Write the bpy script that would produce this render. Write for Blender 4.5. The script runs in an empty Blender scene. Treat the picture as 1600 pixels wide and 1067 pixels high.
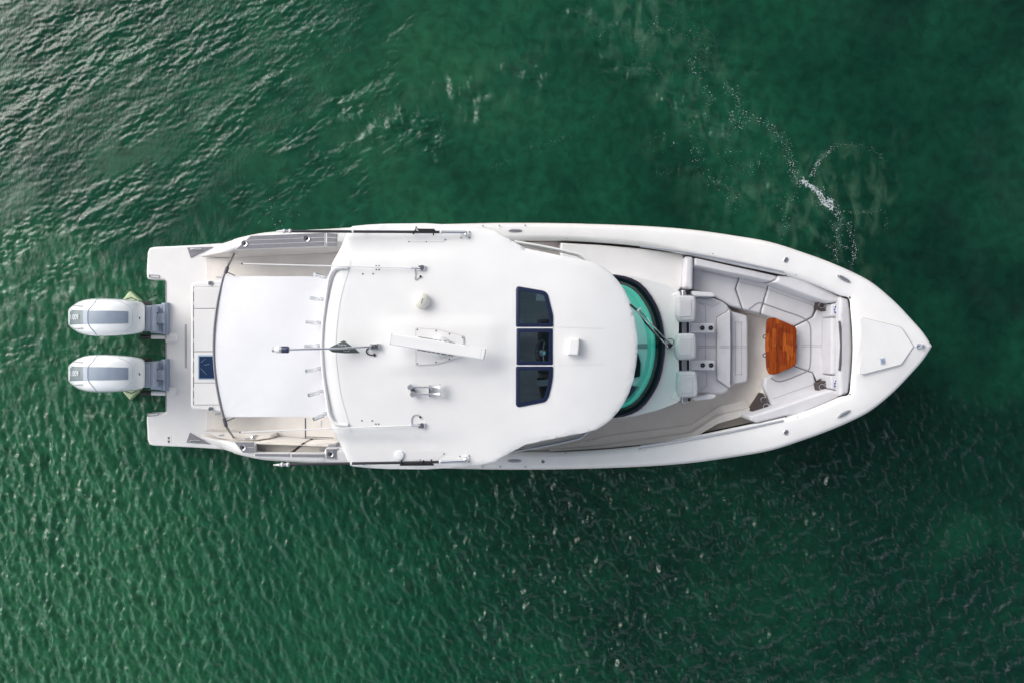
import bpy, bmesh, math, random
import numpy as np
from mathutils import Vector, Matrix

random.seed(7)
rng = np.random.default_rng(11)
S = bpy.context.scene
COL = S.collection

# ------------------------------------------------------------------ camera, sky, sun, exposure
CAM_H = 13.8                 # drone height above the water
FPX = 1246.0                 # focal length in photo pixels (28 mm equivalent)
cd = bpy.data.cameras.new("camera"); cam = bpy.data.objects.new("camera", cd); COL.objects.link(cam)
cam.location = (0, 0, CAM_H); cam.rotation_euler = (0, 0, 0)
cd.sensor_width = 36; cd.lens = 36 * FPX / 1600; cd.clip_end = 3000; cd.clip_start = .1
S.camera = cam

SUN_DIR = Vector((-0.66, 0.40, 0.635)).normalized()      # towards the veiled sun
el = math.asin(SUN_DIR.z); az = math.atan2(SUN_DIR.x, SUN_DIR.y)
CLX, CLY = 8.4, 5.2
CL_LO, CL_HI, CL_TOP = 1.5, 5.4, .85
W = bpy.data.worlds.new("World"); S.world = W; W.use_nodes = True
nt = W.node_tree; nt.nodes.clear()
sky = nt.nodes.new("ShaderNodeTexSky"); sky.sky_type = 'NISHITA'; sky.sun_disc = False
sky.sun_elevation = el; sky.sun_rotation = az
sky.air_density = 1.0; sky.dust_density = 4.0; sky.ozone_density = 1.0
hs = nt.nodes.new("ShaderNodeHueSaturation"); hs.inputs['Saturation'].default_value = .38
bg = nt.nodes.new("ShaderNodeBackground"); bg.inputs['Strength'].default_value = .11
wo = nt.nodes.new("ShaderNodeOutputWorld")
# clear overhead; unseen bright clouds added low all round for the ripple reflections
def wmath(op, a, b_=None):
    q = nt.nodes.new("ShaderNodeMath"); q.operation = op
    for i, v in enumerate((a, b_)):
        if v is None: continue
        if isinstance(v, (int, float)): q.inputs[i].default_value = v
        else: nt.links.new(v, q.inputs[i])
    return q.outputs[0]
def wmap(src, f0, f1, t0, t1):
    q = nt.nodes.new("ShaderNodeMapRange"); q.interpolation_type = 'SMOOTHSTEP'; nt.links.new(src, q.inputs[0])
    for k, v in zip(('From Min', 'From Max', 'To Min', 'To Max'), (f0, f1, t0, t1)): q.inputs[k].default_value = v
    return q.outputs[0]
tc = nt.nodes.new("ShaderNodeTexCoord"); mp = nt.nodes.new("ShaderNodeMapping"); mp.inputs['Location'].default_value = (CLX, CLY, 0)
cn = nt.nodes.new("ShaderNodeTexNoise"); cn.inputs['Scale'].default_value = 4.0; cn.inputs['Detail'].default_value = 5; cn.inputs['Roughness'].default_value = .45
sx = nt.nodes.new("ShaderNodeSeparateXYZ"); nt.links.new(tc.outputs['Generated'], sx.inputs[0])
nt.links.new(tc.outputs['Generated'], mp.inputs[0]); nt.links.new(mp.outputs[0], cn.inputs['Vector'])
added_cloud = wmap(cn.outputs[0], .36, .64, CL_LO, CL_HI)
belt = wmap(sx.outputs['Z'], .62, .925, 1.0, 0.0)
cl = wmath('ADD', wmath('MULTIPLY', added_cloud, belt), wmath('MULTIPLY', wmath('SUBTRACT', 1.0, belt), CL_TOP))
cx = nt.nodes.new("ShaderNodeMix"); cx.data_type = 'RGBA'; cx.blend_type = 'MULTIPLY'; cx.inputs[0].default_value = 1
nt.links.new(sky.outputs[0], hs.inputs['Color']); nt.links.new(hs.outputs[0], cx.inputs[6]); nt.links.new(cl, cx.inputs[7]); nt.links.new(cx.outputs[2], bg.inputs[0]); nt.links.new(bg.outputs[0], wo.inputs[0])
sd = bpy.data.lights.new("sun", 'SUN'); sd.energy = .9; sd.angle = math.radians(54); sd.color = (1, .97, .93)
sun = bpy.data.objects.new("sun", sd); COL.objects.link(sun); sun.location = SUN_DIR * 30
sun.rotation_euler = SUN_DIR.to_track_quat('Z', 'Y').to_euler()
S.view_settings.view_transform = 'Standard'; S.view_settings.look = 'None'
S.view_settings.exposure = -0.66; S.view_settings.gamma = 1; S.view_settings.use_curve_mapping = False
S.cycles.max_bounces = 8; S.cycles.transparent_max_bounces = 12

# ------------------------------------------------------------------ survey: plan positions read at their real height
def P(px, py, z):
    k = (CAM_H - z) / FPX
    return Vector(((px - 800) * k, -(py - 533.5) * k, z))
CROPS = {1: (90, 430, 4.85), 2: (220, 340, 4.706), 3: (210, 600, 4.571), 4: (400, 340, 4.444), 5: (400, 520, 4.444),
         6: (740, 340, 4.706), 7: (740, 540, 4.706), 8: (1030, 380, 3.556), 9: (1040, 440, 5.336), 12: (1300, 420, 4.444),
         'sky': (795, 435, 5.205), 'rad': (600, 440, 5.335), 'ws': (945, 420, 4.354), 'flag': (500, 520, 16.0),
         'foa': (900, 20, 2.602), 'fob': (1230, 230, 5.615), 'tl': (400, 0, 2.909)}
def C(n, pts):
    ox, oy, s = CROPS[n]
    return [(ox + x / s, oy + y / s) for x, y in pts]
CY = 541.0
def mir(pts): return [(x, 2 * CY - y) for x, y in pts]
def both(half): return half + mir(half)[::-1]           # half outline from aft to bow, then back on the other side
def XY(pts, z): return [(v.x, v.y) for v in (P(x, y, z) for x, y in pts)]

# ------------------------------------------------------------------ materials
def mat(name, col, rough=.4, metal=0, spec=.5, noise=0, nscale=6, bump=0, bscale=60, coat=0):
    m = bpy.data.materials.new(name); m.use_nodes = True
    n = m.node_tree.nodes; l = m.node_tree.links; b = n['Principled BSDF']
    b.inputs['Base Color'].default_value = (*col, 1); b.inputs['Roughness'].default_value = rough
    b.inputs['Metallic'].default_value = metal; b.inputs['Specular IOR Level'].default_value = spec
    b.inputs['Coat Weight'].default_value = coat; b.inputs['Coat Roughness'].default_value = .08
    tc = n.new('ShaderNodeTexCoord'); ge = n.new('ShaderNodeNewGeometry')
    if noise:
        t = n.new('ShaderNodeTexNoise'); t.inputs['Scale'].default_value = nscale; t.inputs['Detail'].default_value = 6
        l.new(ge.outputs['Position'], t.inputs['Vector'])
        r = n.new('ShaderNodeMapRange'); r.inputs['From Min'].default_value = .3; r.inputs['From Max'].default_value = .7
        r.inputs['To Min'].default_value = 1 - noise; r.inputs['To Max'].default_value = 1 + noise * .5
        l.new(t.outputs[0], r.inputs[0])
        x = n.new('ShaderNodeMix'); x.data_type = 'RGBA'; x.blend_type = 'MULTIPLY'; x.inputs[0].default_value = 1
        x.inputs[6].default_value = (*col, 1); l.new(r.outputs[0], x.inputs[7]); l.new(x.outputs[2], b.inputs['Base Color'])
    if bump:
        t2 = n.new('ShaderNodeTexNoise'); t2.inputs['Scale'].default_value = bscale; t2.inputs['Detail'].default_value = 4
        l.new(ge.outputs['Position'], t2.inputs['Vector'])
        bu = n.new('ShaderNodeBump'); bu.inputs['Strength'].default_value = bump; bu.inputs['Distance'].default_value = .01
        l.new(t2.outputs[0], bu.inputs['Height']); l.new(bu.outputs[0], b.inputs['Normal'])
    return m
M = dict(
    gel=mat('white_gelcoat', (.80, .80, .80), .28, noise=.035, nscale=2.2),
    cap=mat('white_gelcoat_deck', (.78, .775, .775), .35, noise=.04, nscale=3),
    beige=mat('beige_nonskid', (.77, .735, .70), .75, noise=.06, nscale=4, bump=.35, bscale=160),
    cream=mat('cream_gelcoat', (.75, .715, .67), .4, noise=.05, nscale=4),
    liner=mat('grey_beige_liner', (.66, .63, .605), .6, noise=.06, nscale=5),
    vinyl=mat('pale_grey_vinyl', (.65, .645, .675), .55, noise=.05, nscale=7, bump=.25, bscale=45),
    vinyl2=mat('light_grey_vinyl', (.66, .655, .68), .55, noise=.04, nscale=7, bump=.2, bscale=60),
    pipe=mat('charcoal_piping', (.09, .09, .105), .6),
    ribbon=mat('grey_accent_band', (.30, .30, .335), .6),
    stitch=mat('stitch_grey', (.40, .395, .42), .7),
    pad=mat('grey_foam_deck_pad', (.235, .235, .265), .8, noise=.08, nscale=14, bump=.3, bscale=200),
    white=mat('white_line', (.75, .75, .76), .5),
    steel=mat('polished_steel', (.72, .73, .76), .14, metal=1),
    satin=mat('satin_aluminium', (.55, .56, .60), .35, metal=.8),
    black=mat('black_plastic', (.012, .012, .014), .4),
    carbon=mat('carbon_tube', (.028, .028, .034), .3),
    frame=mat('dark_frame', (.018, .016, .03), .25),
    fabric=mat('white_awning_fabric', (.76, .765, .80), .8, noise=.03, nscale=3, bump=.15, bscale=10),
    tube=mat('grey_bow_tube', (.22, .215, .235), .4, metal=.3),
    dome=mat('cream_dome', (.76, .75, .67), .4),
    cowl=mat('pearl_cowl', (.83, .86, .88), .18, coat=.6, noise=.02),
    cowl2=mat('pearl_cowl_lower', (.60, .63, .66), .25, coat=.3),
    slate=mat('slate_stripe', (.235, .29, .365), .35, coat=.2, noise=.05, nscale=9),
    slate2=mat('smoked_aft_panel', (.17, .225, .25), .2, coat=.6),
    brk=mat('blue_grey_bracket', (.41, .465, .56), .4, noise=.06, nscale=12),
    brk2=mat('blue_grey_bracket_dark', (.25, .305, .40), .4),
    plate=mat('underwater_tinted_plate', (.48, .60, .36), .6, noise=.15, nscale=14),  # white plate; the green cast of water over it is painted in
    brown=mat('brown_tray', (.060, .044, .042), .6, noise=.2, nscale=20),
    flag=mat('slate_green_flag', (.080, .098, .092), .8, noise=.15, nscale=12),
    flagink=mat('flag_lettering', (.42, .43, .56), .8),
    screen=mat('blue_tinted_lid', (.012, .032, .085), .1),
    screen2=mat('pale_blue_rim', (.30, .42, .56), .4),
    navy=mat('navy_collar', (.02, .03, .08), .4),
    dash=mat('black_dash', (.012, .012, .016), .35),
    dashw=mat('white_dash_rim', (.80, .80, .78), .4),
    dashm=mat('grey_dash', (.74, .75, .74), .5, noise=.1, nscale=3),
    seat=mat('helm_grey_vinyl', (.30, .30, .33), .5),
    blue=mat('blue_speaker_light', (.02, .04, .32), .4),
    foam=mat('sea_foam', (.62, .69, .72), .9),
    floorpl=mat('grey_cabin_plank', (.70, .72, .75), .6, noise=.1, nscale=8),
    skyframe=mat('navy_skylight_frame', (.012, .020, .055), .25),
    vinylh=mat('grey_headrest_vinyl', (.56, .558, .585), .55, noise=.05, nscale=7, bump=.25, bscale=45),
    faint=mat('faint_seam', (.62, .615, .63), .5),
    red=mat('port_red', (.4, .02, .02), .3),
)
def teak(name, col):
    m = mat(name, col, .22, coat=.5); n = m.node_tree.nodes; l = m.node_tree.links; b = n['Principled BSDF']
    g = n.new('ShaderNodeNewGeometry'); mp = n.new('ShaderNodeMapping'); mp.inputs['Scale'].default_value = (60, 5, 5)
    t = n.new('ShaderNodeTexNoise'); t.inputs['Scale'].default_value = 1.5; t.inputs['Detail'].default_value = 8
    rmp = n.new('ShaderNodeValToRGB'); rmp.color_ramp.elements[0].position = .35; rmp.color_ramp.elements[1].position = .7
    rmp.color_ramp.elements[0].color = (col[0] * .6, col[1] * .5, col[2] * .5, 1); rmp.color_ramp.elements[1].color = (col[0] * 1.2, col[1] * 1.25, col[2] * 1.2, 1)
    l.new(g.outputs['Position'], mp.inputs[0]); l.new(mp.outputs[0], t.inputs['Vector']); l.new(t.outputs[0], rmp.inputs[0]); l.new(rmp.outputs[0], b.inputs['Base Color'])
    return m
TEAK = [teak('varnished_teak_' + s, c) for s, c in (('dark', (.23, .040, .006)), ('mid', (.33, .066, .008)), ('light', (.44, .105, .014)), ('red', (.28, .048, .008)))]
def glass(name, tint, gl=.06, graz=.5):
    m = bpy.data.materials.new(name); m.use_nodes = True; n = m.node_tree.nodes; l = m.node_tree.links
    n.remove(n['Principled BSDF']); o = n['Material Output']
    t = n.new('ShaderNodeBsdfTransparent'); t.inputs[0].default_value = (*tint, 1)
    g = n.new('ShaderNodeBsdfGlossy'); g.inputs['Roughness'].default_value = .02; g.inputs[0].default_value = (1, 1, 1, 1)
    ge = n.new('ShaderNodeNewGeometry'); dt = n.new('ShaderNodeVectorMath'); dt.operation = 'DOT_PRODUCT'
    l.new(ge.outputs['Normal'], dt.inputs[0]); l.new(ge.outputs['Incoming'], dt.inputs[1])
    def mth(op, a, b_):
        q = n.new('ShaderNodeMath'); q.operation = op
        for i, v in enumerate((a, b_)):
            if v is None: continue
            if isinstance(v, (int, float)): q.inputs[i].default_value = v
            else: l.new(v, q.inputs[i])
        return q.outputs[0]
    fr = mth('POWER', mth('SUBTRACT', 1.0, mth('ABSOLUTE', dt.outputs['Value'], None)), 5.0)      # Schlick, same from both sides
    fr = mth('ADD', mth('MULTIPLY', fr, graz), gl)
    x = n.new('ShaderNodeMixShader'); l.new(fr, x.inputs[0]); l.new(t.outputs[0], x.inputs[1]); l.new(g.outputs[0], x.inputs[2]); l.new(x.outputs[0], o.inputs[0])
    return m
def lacy(m, lo, hi, sc):
    n = m.node_tree.nodes; l = m.node_tree.links; b = n['Principled BSDF']; g = n.new('ShaderNodeNewGeometry'); t = n.new('ShaderNodeTexNoise'); t.inputs['Scale'].default_value = sc; t.inputs['Detail'].default_value = 6
    r = n.new('ShaderNodeMapRange'); r.inputs['From Min'].default_value = .40; r.inputs['From Max'].default_value = .58; r.inputs['To Min'].default_value = lo; r.inputs['To Max'].default_value = hi
    l.new(g.outputs['Position'], t.inputs['Vector']); l.new(t.outputs[0], r.inputs[0]); l.new(r.outputs[0], b.inputs['Alpha'])
lacy(M['foam'], .06, .75, 40)
M['teal'] = glass('teal_tinted_glass', (.17, .83, .71), .012, .2)
M['clear'] = glass('clear_cabin_glass', (.75, .80, .82), .03)
M['dark'] = glass('dark_cabin_glass', (.22, .25, .28), .03)
M['smoke'] = glass('blue_smoked_glass', (.80, .91, 1.0), .03)

# ------------------------------------------------------------------ mesh helpers
ORG = {}
def area(poly): return sum(poly[i][0] * poly[(i + 1) % len(poly)][1] - poly[(i + 1) % len(poly)][0] * poly[i][1] for i in range(len(poly))) / 2
def ccw(poly): return list(poly) if area(poly) > 0 else list(poly)[::-1]
def inset(poly, d):
    n = len(poly); out = []
    for i in range(n):
        a, b, c = Vector(poly[i - 1][:2]), Vector(poly[i][:2]), Vector(poly[(i + 1) % n][:2])
        e1 = (b - a); e2 = (c - b)
        e1 = e1.normalized() if e1.length > 1e-9 else Vector((1, 0)); e2 = e2.normalized() if e2.length > 1e-9 else e1
        n1 = Vector((-e1.y, e1.x)); n2 = Vector((-e2.y, e2.x)); m = n1 + n2
        if m.length < 1e-6: m = n1
        m.normalize(); k = d / max(.45, m.dot(n1)); p = b + m * k; out.append((p.x, p.y))
    return out
def rnd(poly, r, n=4):
    out = []; N = len(poly)
    for i in range(N):
        a, b, c = Vector(poly[i - 1]), Vector(poly[i]), Vector(poly[(i + 1) % N])
        d1 = min(r, (a - b).length * .45); d2 = min(r, (c - b).length * .45)
        p = b + (a - b).normalized() * d1 if (a - b).length > 1e-6 else b; q = b + (c - b).normalized() * d2 if (c - b).length > 1e-6 else b
        for k in range(n + 1):
            t = k / n; v = p * (1 - t) ** 2 + b * 2 * t * (1 - t) + q * t * t; out.append((v.x, v.y))
    return out
def spline(pts, n=8, closed=False):
    pts = [Vector(p) for p in pts]; N = len(pts); out = []
    for i in range(N if closed else N - 1):
        if closed: p0, p1, p2, p3 = pts[i - 1], pts[i], pts[(i + 1) % N], pts[(i + 2) % N]
        else: p0, p1, p2, p3 = pts[max(i - 1, 0)], pts[i], pts[i + 1], pts[min(i + 2, N - 1)]
        for k in range(n):
            t = k / n
            out.append(.5 * ((2 * p1) + (p2 - p0) * t + (2 * p0 - 5 * p1 + 4 * p2 - p3) * t * t + (3 * p1 - p0 - 3 * p2 + p3) * t ** 3))
    if not closed: out.append(pts[-1])
    return [tuple(v) for v in out]

class MB:
    def __init__(s): s.v = []; s.f = []
    def add(s, vs, fs):
        o = len(s.v); s.v += [tuple(v) for v in vs]; s.f += [tuple(i + o for i in f) for f in fs]; return s
    def box(s, c, size, rz=0, bev=0):
        hx, hy, hz = size[0] / 2, size[1] / 2, size[2] / 2; ca, sa = math.cos(rz), math.sin(rz)
        poly = [(c[0] + x * ca - y * sa, c[1] + x * sa + y * ca) for x, y in ((-hx, -hy), (hx, -hy), (hx, hy), (-hx, hy))]
        return s.slab(poly, c[2] - hz, c[2] + hz, bev or min(size) * .12, 1)
    def slab(s, poly, z0, z1, bev=.01, seg=3, r=0):
        poly = ccw(poly)
        def ring(d):
            q = inset(poly, d); return rnd(q, max(r - d, .0015), 4) if r else q
        def ok(d):                        # no edge of the inset outline may turn round
            q = inset(poly, d); n = len(poly)
            return all((q[(i + 1) % n][0] - q[i][0]) * (poly[(i + 1) % n][0] - poly[i][0]) + (q[(i + 1) % n][1] - q[i][1]) * (poly[(i + 1) % n][1] - poly[i][1]) > 0 for i in range(n))
        w = min(.006, bev * .5); k_ = 1.0
        while k_ > .05 and not ok((bev + w) * k_ * 1.1): k_ *= .8
        rings = [(ring(0), z0), (ring(0), z1 - bev)]
        for k in range(1, seg + 1):
            a = math.pi / 2 * k / seg; rings.append((ring(bev * k_ * (1 - math.cos(a))), z1 - bev + bev * math.sin(a)))
        rings.append((ring((bev + w) * k_), z1)); n = len(rings[0][0])
        vs = []; fs = []
        for q, z in rings: vs += [(x, y, z) for x, y in q]
        for i in range(len(rings) - 1):
            for j in range(n): k = (j + 1) % n; fs.append((i * n + j, i * n + k, (i + 1) * n + k, (i + 1) * n + j))
        L = (len(rings) - 1) * n
        fs.append(tuple(range(L, L + n))); fs.append(tuple(reversed(range(n))))
        return s.add(vs, fs)
    def tube(s, path, r, n=8, cap=True, r2=None):
        path = [Vector(p) for p in path]; N = len(path); vs = []; fs = []; up = None
        for i, p in enumerate(path):
            t = (path[min(i + 1, N - 1)] - path[max(i - 1, 0)]).normalized()
            if up is None: up = Vector((0, 0, 1)) if abs(t.z) < .9 else Vector((1, 0, 0))
            a = t.cross(up); a = a.normalized() if a.length > 1e-5 else t.orthogonal().normalized(); b = a.cross(t).normalized(); up = b
            rr = r if r2 is None else r + (r2 - r) * i / (N - 1)
            vs += [p + a * (rr * math.cos(q * 2 * math.pi / n)) + b * (rr * math.sin(q * 2 * math.pi / n)) for q in range(n)]
        for i in range(N - 1):
            for q in range(n): k = (q + 1) % n; fs.append((i * n + q, (i + 1) * n + q, (i + 1) * n + k, i * n + k)[::-1])
        if cap: fs.append(tuple(range(n))); fs.append(tuple(reversed(range((N - 1) * n, N * n))))
        return s.add(vs, fs)
    def lathe(s, c, prof, n=24, axis=None):
        q = Vector((0, 0, 1)).rotation_difference(Vector(axis)) if axis else None; vs = []; fs = []
        for r, z in prof:
            for k in range(n):
                v = Vector((r * math.cos(k * 2 * math.pi / n), r * math.sin(k * 2 * math.pi / n), z))
                if q: v = q @ v
                vs.append(v + Vector(c))
        for i in range(len(prof) - 1):
            for k in range(n): j = (k + 1) % n; fs.append((i * n + k, i * n + j, (i + 1) * n + j, (i + 1) * n + k))
        fs.append(tuple(reversed(range(n)))); L = (len(prof) - 1) * n; fs.append(tuple(range(L, L + n)))
        return s.add(vs, fs)
    def strip(s, rows, close=False):
        n = len(rows[0]); vs = [v for r in rows for v in r]; fs = []
        for i in range(len(rows) - 1):
            for j in range(n if close else n - 1): k = (j + 1) % n; fs.append((i * n + j, i * n + k, (i + 1) * n + k, (i + 1) * n + j))
        return s.add(vs, fs)
    def ring(s, outer, z0, z1, d, bev=.004):
        o = ccw(outer); i = inset(o, d); n = len(o); ob = inset(o, bev)
        rows = [[(x, y, z0) for x, y in i], [(x, y, z0) for x, y in o], [(x, y, z1 - bev) for x, y in o], [(x, y, z1) for x, y in ob], [(x, y, z1) for x, y in i], [(x, y, z0) for x, y in i]]
        return s.strip(rows, True)
    def ribbon(s, path, w, h=.004):
        """flat-topped strip lying on a surface along a 3D path"""
        path = [Vector(p) for p in path]; N = len(path); rows = []
        for i, p in enumerate(path):
            t = path[min(i + 1, N - 1)] - path[max(i - 1, 0)]; a = Vector((-t.y, t.x, 0)).normalized() * (w / 2); u = Vector((0, 0, h))
            rows.append([p - a, p - a * .7 + u, p + a * .7 + u, p + a])
        return s.strip(rows)
    def build(s, name, m, parent=None, smooth=True, angle=40):
        me = bpy.data.meshes.new(name); vs = s.v
        lo = [min(v[i] for v in vs) for i in range(3)]; hi = [max(v[i] for v in vs) for i in range(3)]
        c = Vector(((lo[0] + hi[0]) / 2, (lo[1] + hi[1]) / 2, lo[2]))
        me.from_pydata([(v[0] - c.x, v[1] - c.y, v[2] - c.z) for v in vs], [], s.f); me.validate(); 
        bm = bmesh.new(); bm.from_mesh(me); bmesh.ops.remove_doubles(bm, verts=bm.verts, dist=1e-5); bmesh.ops.recalc_face_normals(bm, faces=bm.faces)
        for f in bm.faces: f.smooth = smooth
        if smooth:
            ca = math.radians(angle)
            for e in bm.edges:
                if len(e.link_faces) == 2: e.smooth = e.calc_face_angle(0) < ca
        bm.to_mesh(me); bm.free()
        me.materials.append(m)
        o = bpy.data.objects.new(name, me); COL.objects.link(o)
        if parent is not None: o.parent = parent; o.location = c - ORG[parent.name]
        else: o.location = c
        ORG[o.name] = c; return o
def empty(name, loc, label, cat, group=None):
    o = bpy.data.objects.new(name, None); COL.objects.link(o); o.location = loc; o.empty_display_size = .2
    ORG[o.name] = Vector(loc); return tag(o, label, cat, group)
def tag(o, label, cat, group=None):
    o['label'] = label; o['category'] = cat
    if group: o['group'] = group
    return o
def px3(pts, z): return [P(x, y, z) for x, y in pts]
def text_mesh(body, size, origin, ux, uy, h=.002):
    """lettering: baseline along ux, letters rising along uy"""
    cu = bpy.data.curves.new('lettering', 'FONT'); cu.body = body; cu.size = size; cu.align_x = 'CENTER'; cu.align_y = 'CENTER'; cu.resolution_u = 3
    ob = bpy.data.objects.new('lettering', cu); COL.objects.link(ob); bpy.context.view_layer.update()
    me = bpy.data.meshes.new_from_object(ob.evaluated_get(bpy.context.evaluated_depsgraph_get()))
    b = MB(); ux, uy = Vector(ux), Vector(uy); nn = ux.cross(uy).normalized()
    b.add([Vector(origin) + ux * v.co.x + uy * v.co.y + nn * h for v in me.vertices], [tuple(p.vertices) for p in me.polygons])
    bpy.data.objects.remove(ob); bpy.data.curves.remove(cu); bpy.data.meshes.remove(me)
    return b
# ------------------------------------------------------------------ water: one sheet, real ripples inside the survey area, flat far out
def grid_axis(half, step, far):
    inner = np.arange(-half, half + 1e-6, step); g = []; d = step; p = inner[-1]
    while p < far: d *= 1.45; p += d; g.append(p)
    g = np.array(g); return np.concatenate([-g[::-1], inner, g]), len(g)
STEP = .018
gx, ox = grid_axis(9.4, STEP, 900); gy, oy = grid_axis(6.4, STEP, 900)
nx, ny = len(gx) - 2 * ox, len(gy) - 2 * oy
FX, FY = 1152, 768
kx = np.fft.fftfreq(FX, STEP) * 2 * np.pi; ky = np.fft.fftfreq(FY, STEP) * 2 * np.pi
KX, KY = np.meshgrid(kx, ky, indexing='ij'); KK = np.hypot(KX, KY) + 1e-9; TH = np.arctan2(KY, KX)
def waves(lam, sig, ang=None, p=2):
    k0 = 2 * np.pi / lam; sp = np.exp(-(np.log(KK / k0)) ** 2 / (2 * sig ** 2)) / KK
    if ang is not None: sp *= np.abs(np.cos(TH - math.radians(ang))) ** p
    h = np.real(np.fft.ifft2(np.fft.fft2(rng.standard_normal((FX, FY))) * sp))
    g0, g1 = np.gradient(h, STEP); h /= math.sqrt((g0 ** 2 + g1 ** 2).mean())        # unit rms slope
    return h[:nx, :ny]
def smoothn(lam):
    h = np.real(np.fft.ifft2(np.fft.fft2(rng.standard_normal((FX, FY))) * np.exp(-(KK * lam / 5) ** 2)))
    return (h / h.std())[:nx, :ny]
X, Y = np.meshgrid(gx[ox:ox + nx], gy[oy:oy + ny], indexing='ij')
PX = X * FPX / CAM_H + 800; PY = 533.5 - Y * FPX / CAM_H
def ss(a, b, x): t = np.clip((x - a) / (b - a), 0, 1); return t * t * (3 - 2 * t)
n1, n2, n3 = smoothn(1.6), smoothn(.7), smoothn(2.6)
PXn, PYn = PX + 45 * n1 + 18 * n2, PY + 40 * n3 + 18 * n2
m_low = ss(560, 760, PYn - .02 * (PXn - 300)) * (1 - .30 * ss(1000, 1600, PXn)) * ss(330, 560, PY)
m_left = (1 - ss(140, 420, PXn)) * ss(330, 480, PYn)
u = .62 * PXn + 1.0 * PYn
m_tl = 1 - ss(260, 500, u)
m_tl2 = np.clip(ss(330, 480, u + 20 * n1) * (1 - ss(470, 760, u)) * (1 - ss(600, 800, PXn)), 0, 1)
def seg_dist(ax, ay, bx, by):
    dx, dy = bx - ax, by - ay; t = np.clip(((PX - ax) * dx + (PY - ay) * dy) / (dx * dx + dy * dy), 0, 1)
    return np.hypot(PX - ax - t * dx, PY - ay - t * dy)
d_w = np.minimum(seg_dist(1000, -20, 1110, 220), seg_dist(1110, 220, 1310, 400)) + 25 * n2
m_wake = 1 - ss(20, 130, d_w)
d_w2 = np.minimum(seg_dist(560, 215, 760, 150), seg_dist(760, 150, 1000, 30)) + 22 * n2
m_wake2 = 1 - ss(10, 90, d_w2)
m_prop = (1 - ss(60, 150, np.hypot((PX - 200) * .8, PY - 540) + 20 * n2))
chop = np.clip(m_low + .8 * m_left + m_tl, 0, 1)

low = .55 * waves(.34, .36, 28, 4) + .72 * waves(.17, .40, 20, 2) + .50 * waves(.09, .4, 30, 1) + .35 * waves(.24, .4)
low2 = .65 * waves(.30, .36, 122, 2) + .70 * waves(.15, .4, 40, 1) + .5 * waves(.085, .35, 60, 1)
tl = .8 * waves(.12, .40, 100, 2) + .5 * waves(.22, .35, 112, 3) + .5 * waves(.075, .4, 100, 1) + .3 * waves(.6, .4, 120, 2)
sw = .6 * waves(.5, .45) + .6 * waves(.24, .45, 35, 1) + .5 * waves(.11, .4, 40, 1)
pw = waves(1.1, .5, 50, 2); pw = ss(-.2, 1.1, pw / pw.std())
calm = .8 * waves(1.1, .4) + .25 * waves(.3, .4, 120, 2)
patch = waves(1.5, .5, 118, 3); patch = ss(-.4, .9, patch / patch.std())
hh = calm * .020
hh = hh + m_low * (.24 * low * (1 - .25 * ss(700, 1300, PXn)) + .25 * low2 * ss(400, 900, PXn))
hh = hh + m_left * (.085 * low + .05 * sw)
hh = hh + (m_tl * (.35 + .65 * patch) * .20 + m_tl2 * patch * .16) * tl
hh = hh + np.maximum(m_wake * .27, m_wake2 * .22) * (.25 + .75 * pw) * sw + m_prop * .08 * sw
edge = np.clip(np.minimum(np.minimum(X - X.min(), X.max() - X), np.minimum(Y - Y.min(), Y.max() - Y)) / .4, 0, 1)
hh *= edge
# sky reflection painted into the base colour, paler left, darker right; bubbles: paler water
sheen = .42 + .10 * n1 + .05 * n2
sheen += .33 * m_left + .20 * ss(600, 900, PYn) * (1 - ss(350, 900, PXn)) + .12 * (1 - ss(500, 1000, PXn))
sheen -= .30 * ss(1150, 1420, PXn) * (1 - .6 * ss(700, 950, PY)) + .26 * ss(560, 700, PY) * ss(450, 900, PXn)
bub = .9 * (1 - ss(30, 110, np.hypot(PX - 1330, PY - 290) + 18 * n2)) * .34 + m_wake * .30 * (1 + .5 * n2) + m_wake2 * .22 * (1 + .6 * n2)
sheen = np.clip(sheen, 0, 1)

NX, NY = len(gx), len(gy)
Z = np.zeros((NX, NY), np.float32); Z[ox:ox + nx, oy:oy + ny] = hh
def full(a, fill):
    r = np.full((NX, NY), fill, np.float32); r[ox:ox + nx, oy:oy + ny] = a; return r
SH, CH, BU = full(sheen, .35), full(np.clip(chop + .25 * m_wake + .3 * m_wake2 + .4 * m_tl2 + .3 * m_prop, .06, 1), .5), full(np.clip(bub, 0, 1), 0)
GX, GY = np.meshgrid(gx, gy, indexing='ij')
co = np.stack([GX, GY, Z], -1).astype(np.float32).reshape(-1)
ii = np.arange(NX * NY).reshape(NX, NY)
quads = np.stack([ii[:-1, :-1], ii[1:, :-1], ii[1:, 1:], ii[:-1, 1:]], -1).reshape(-1).astype(np.int32)
me = bpy.data.meshes.new('water'); me.vertices.add(NX * NY); me.vertices.foreach_set('co', co)
nq = len(quads) // 4; me.loops.add(len(quads)); me.loops.foreach_set('vertex_index', quads); me.polygons.add(nq)
me.polygons.foreach_set('loop_start', np.arange(0, 4 * nq, 4, dtype=np.int32)); me.update(calc_edges=True)
me.polygons.foreach_set('use_smooth', np.ones(nq, bool))
for nm, a in (('painted_sheen', SH), ('chop', CH), ('bubbles', BU)):
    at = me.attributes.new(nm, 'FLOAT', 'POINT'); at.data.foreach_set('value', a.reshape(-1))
wm = bpy.data.materials.new('green_sea_water'); wm.use_nodes = True; n = wm.node_tree.nodes; l = wm.node_tree.links; b = n['Principled BSDF']
b.inputs['Roughness'].default_value = .02; b.inputs['IOR'].default_value = 1.40
def attr(nm): a = n.new('ShaderNodeAttribute'); a.attribute_name = nm; return a.outputs['Fac']
cr = n.new('ShaderNodeValToRGB'); e = cr.color_ramp.elements
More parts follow.
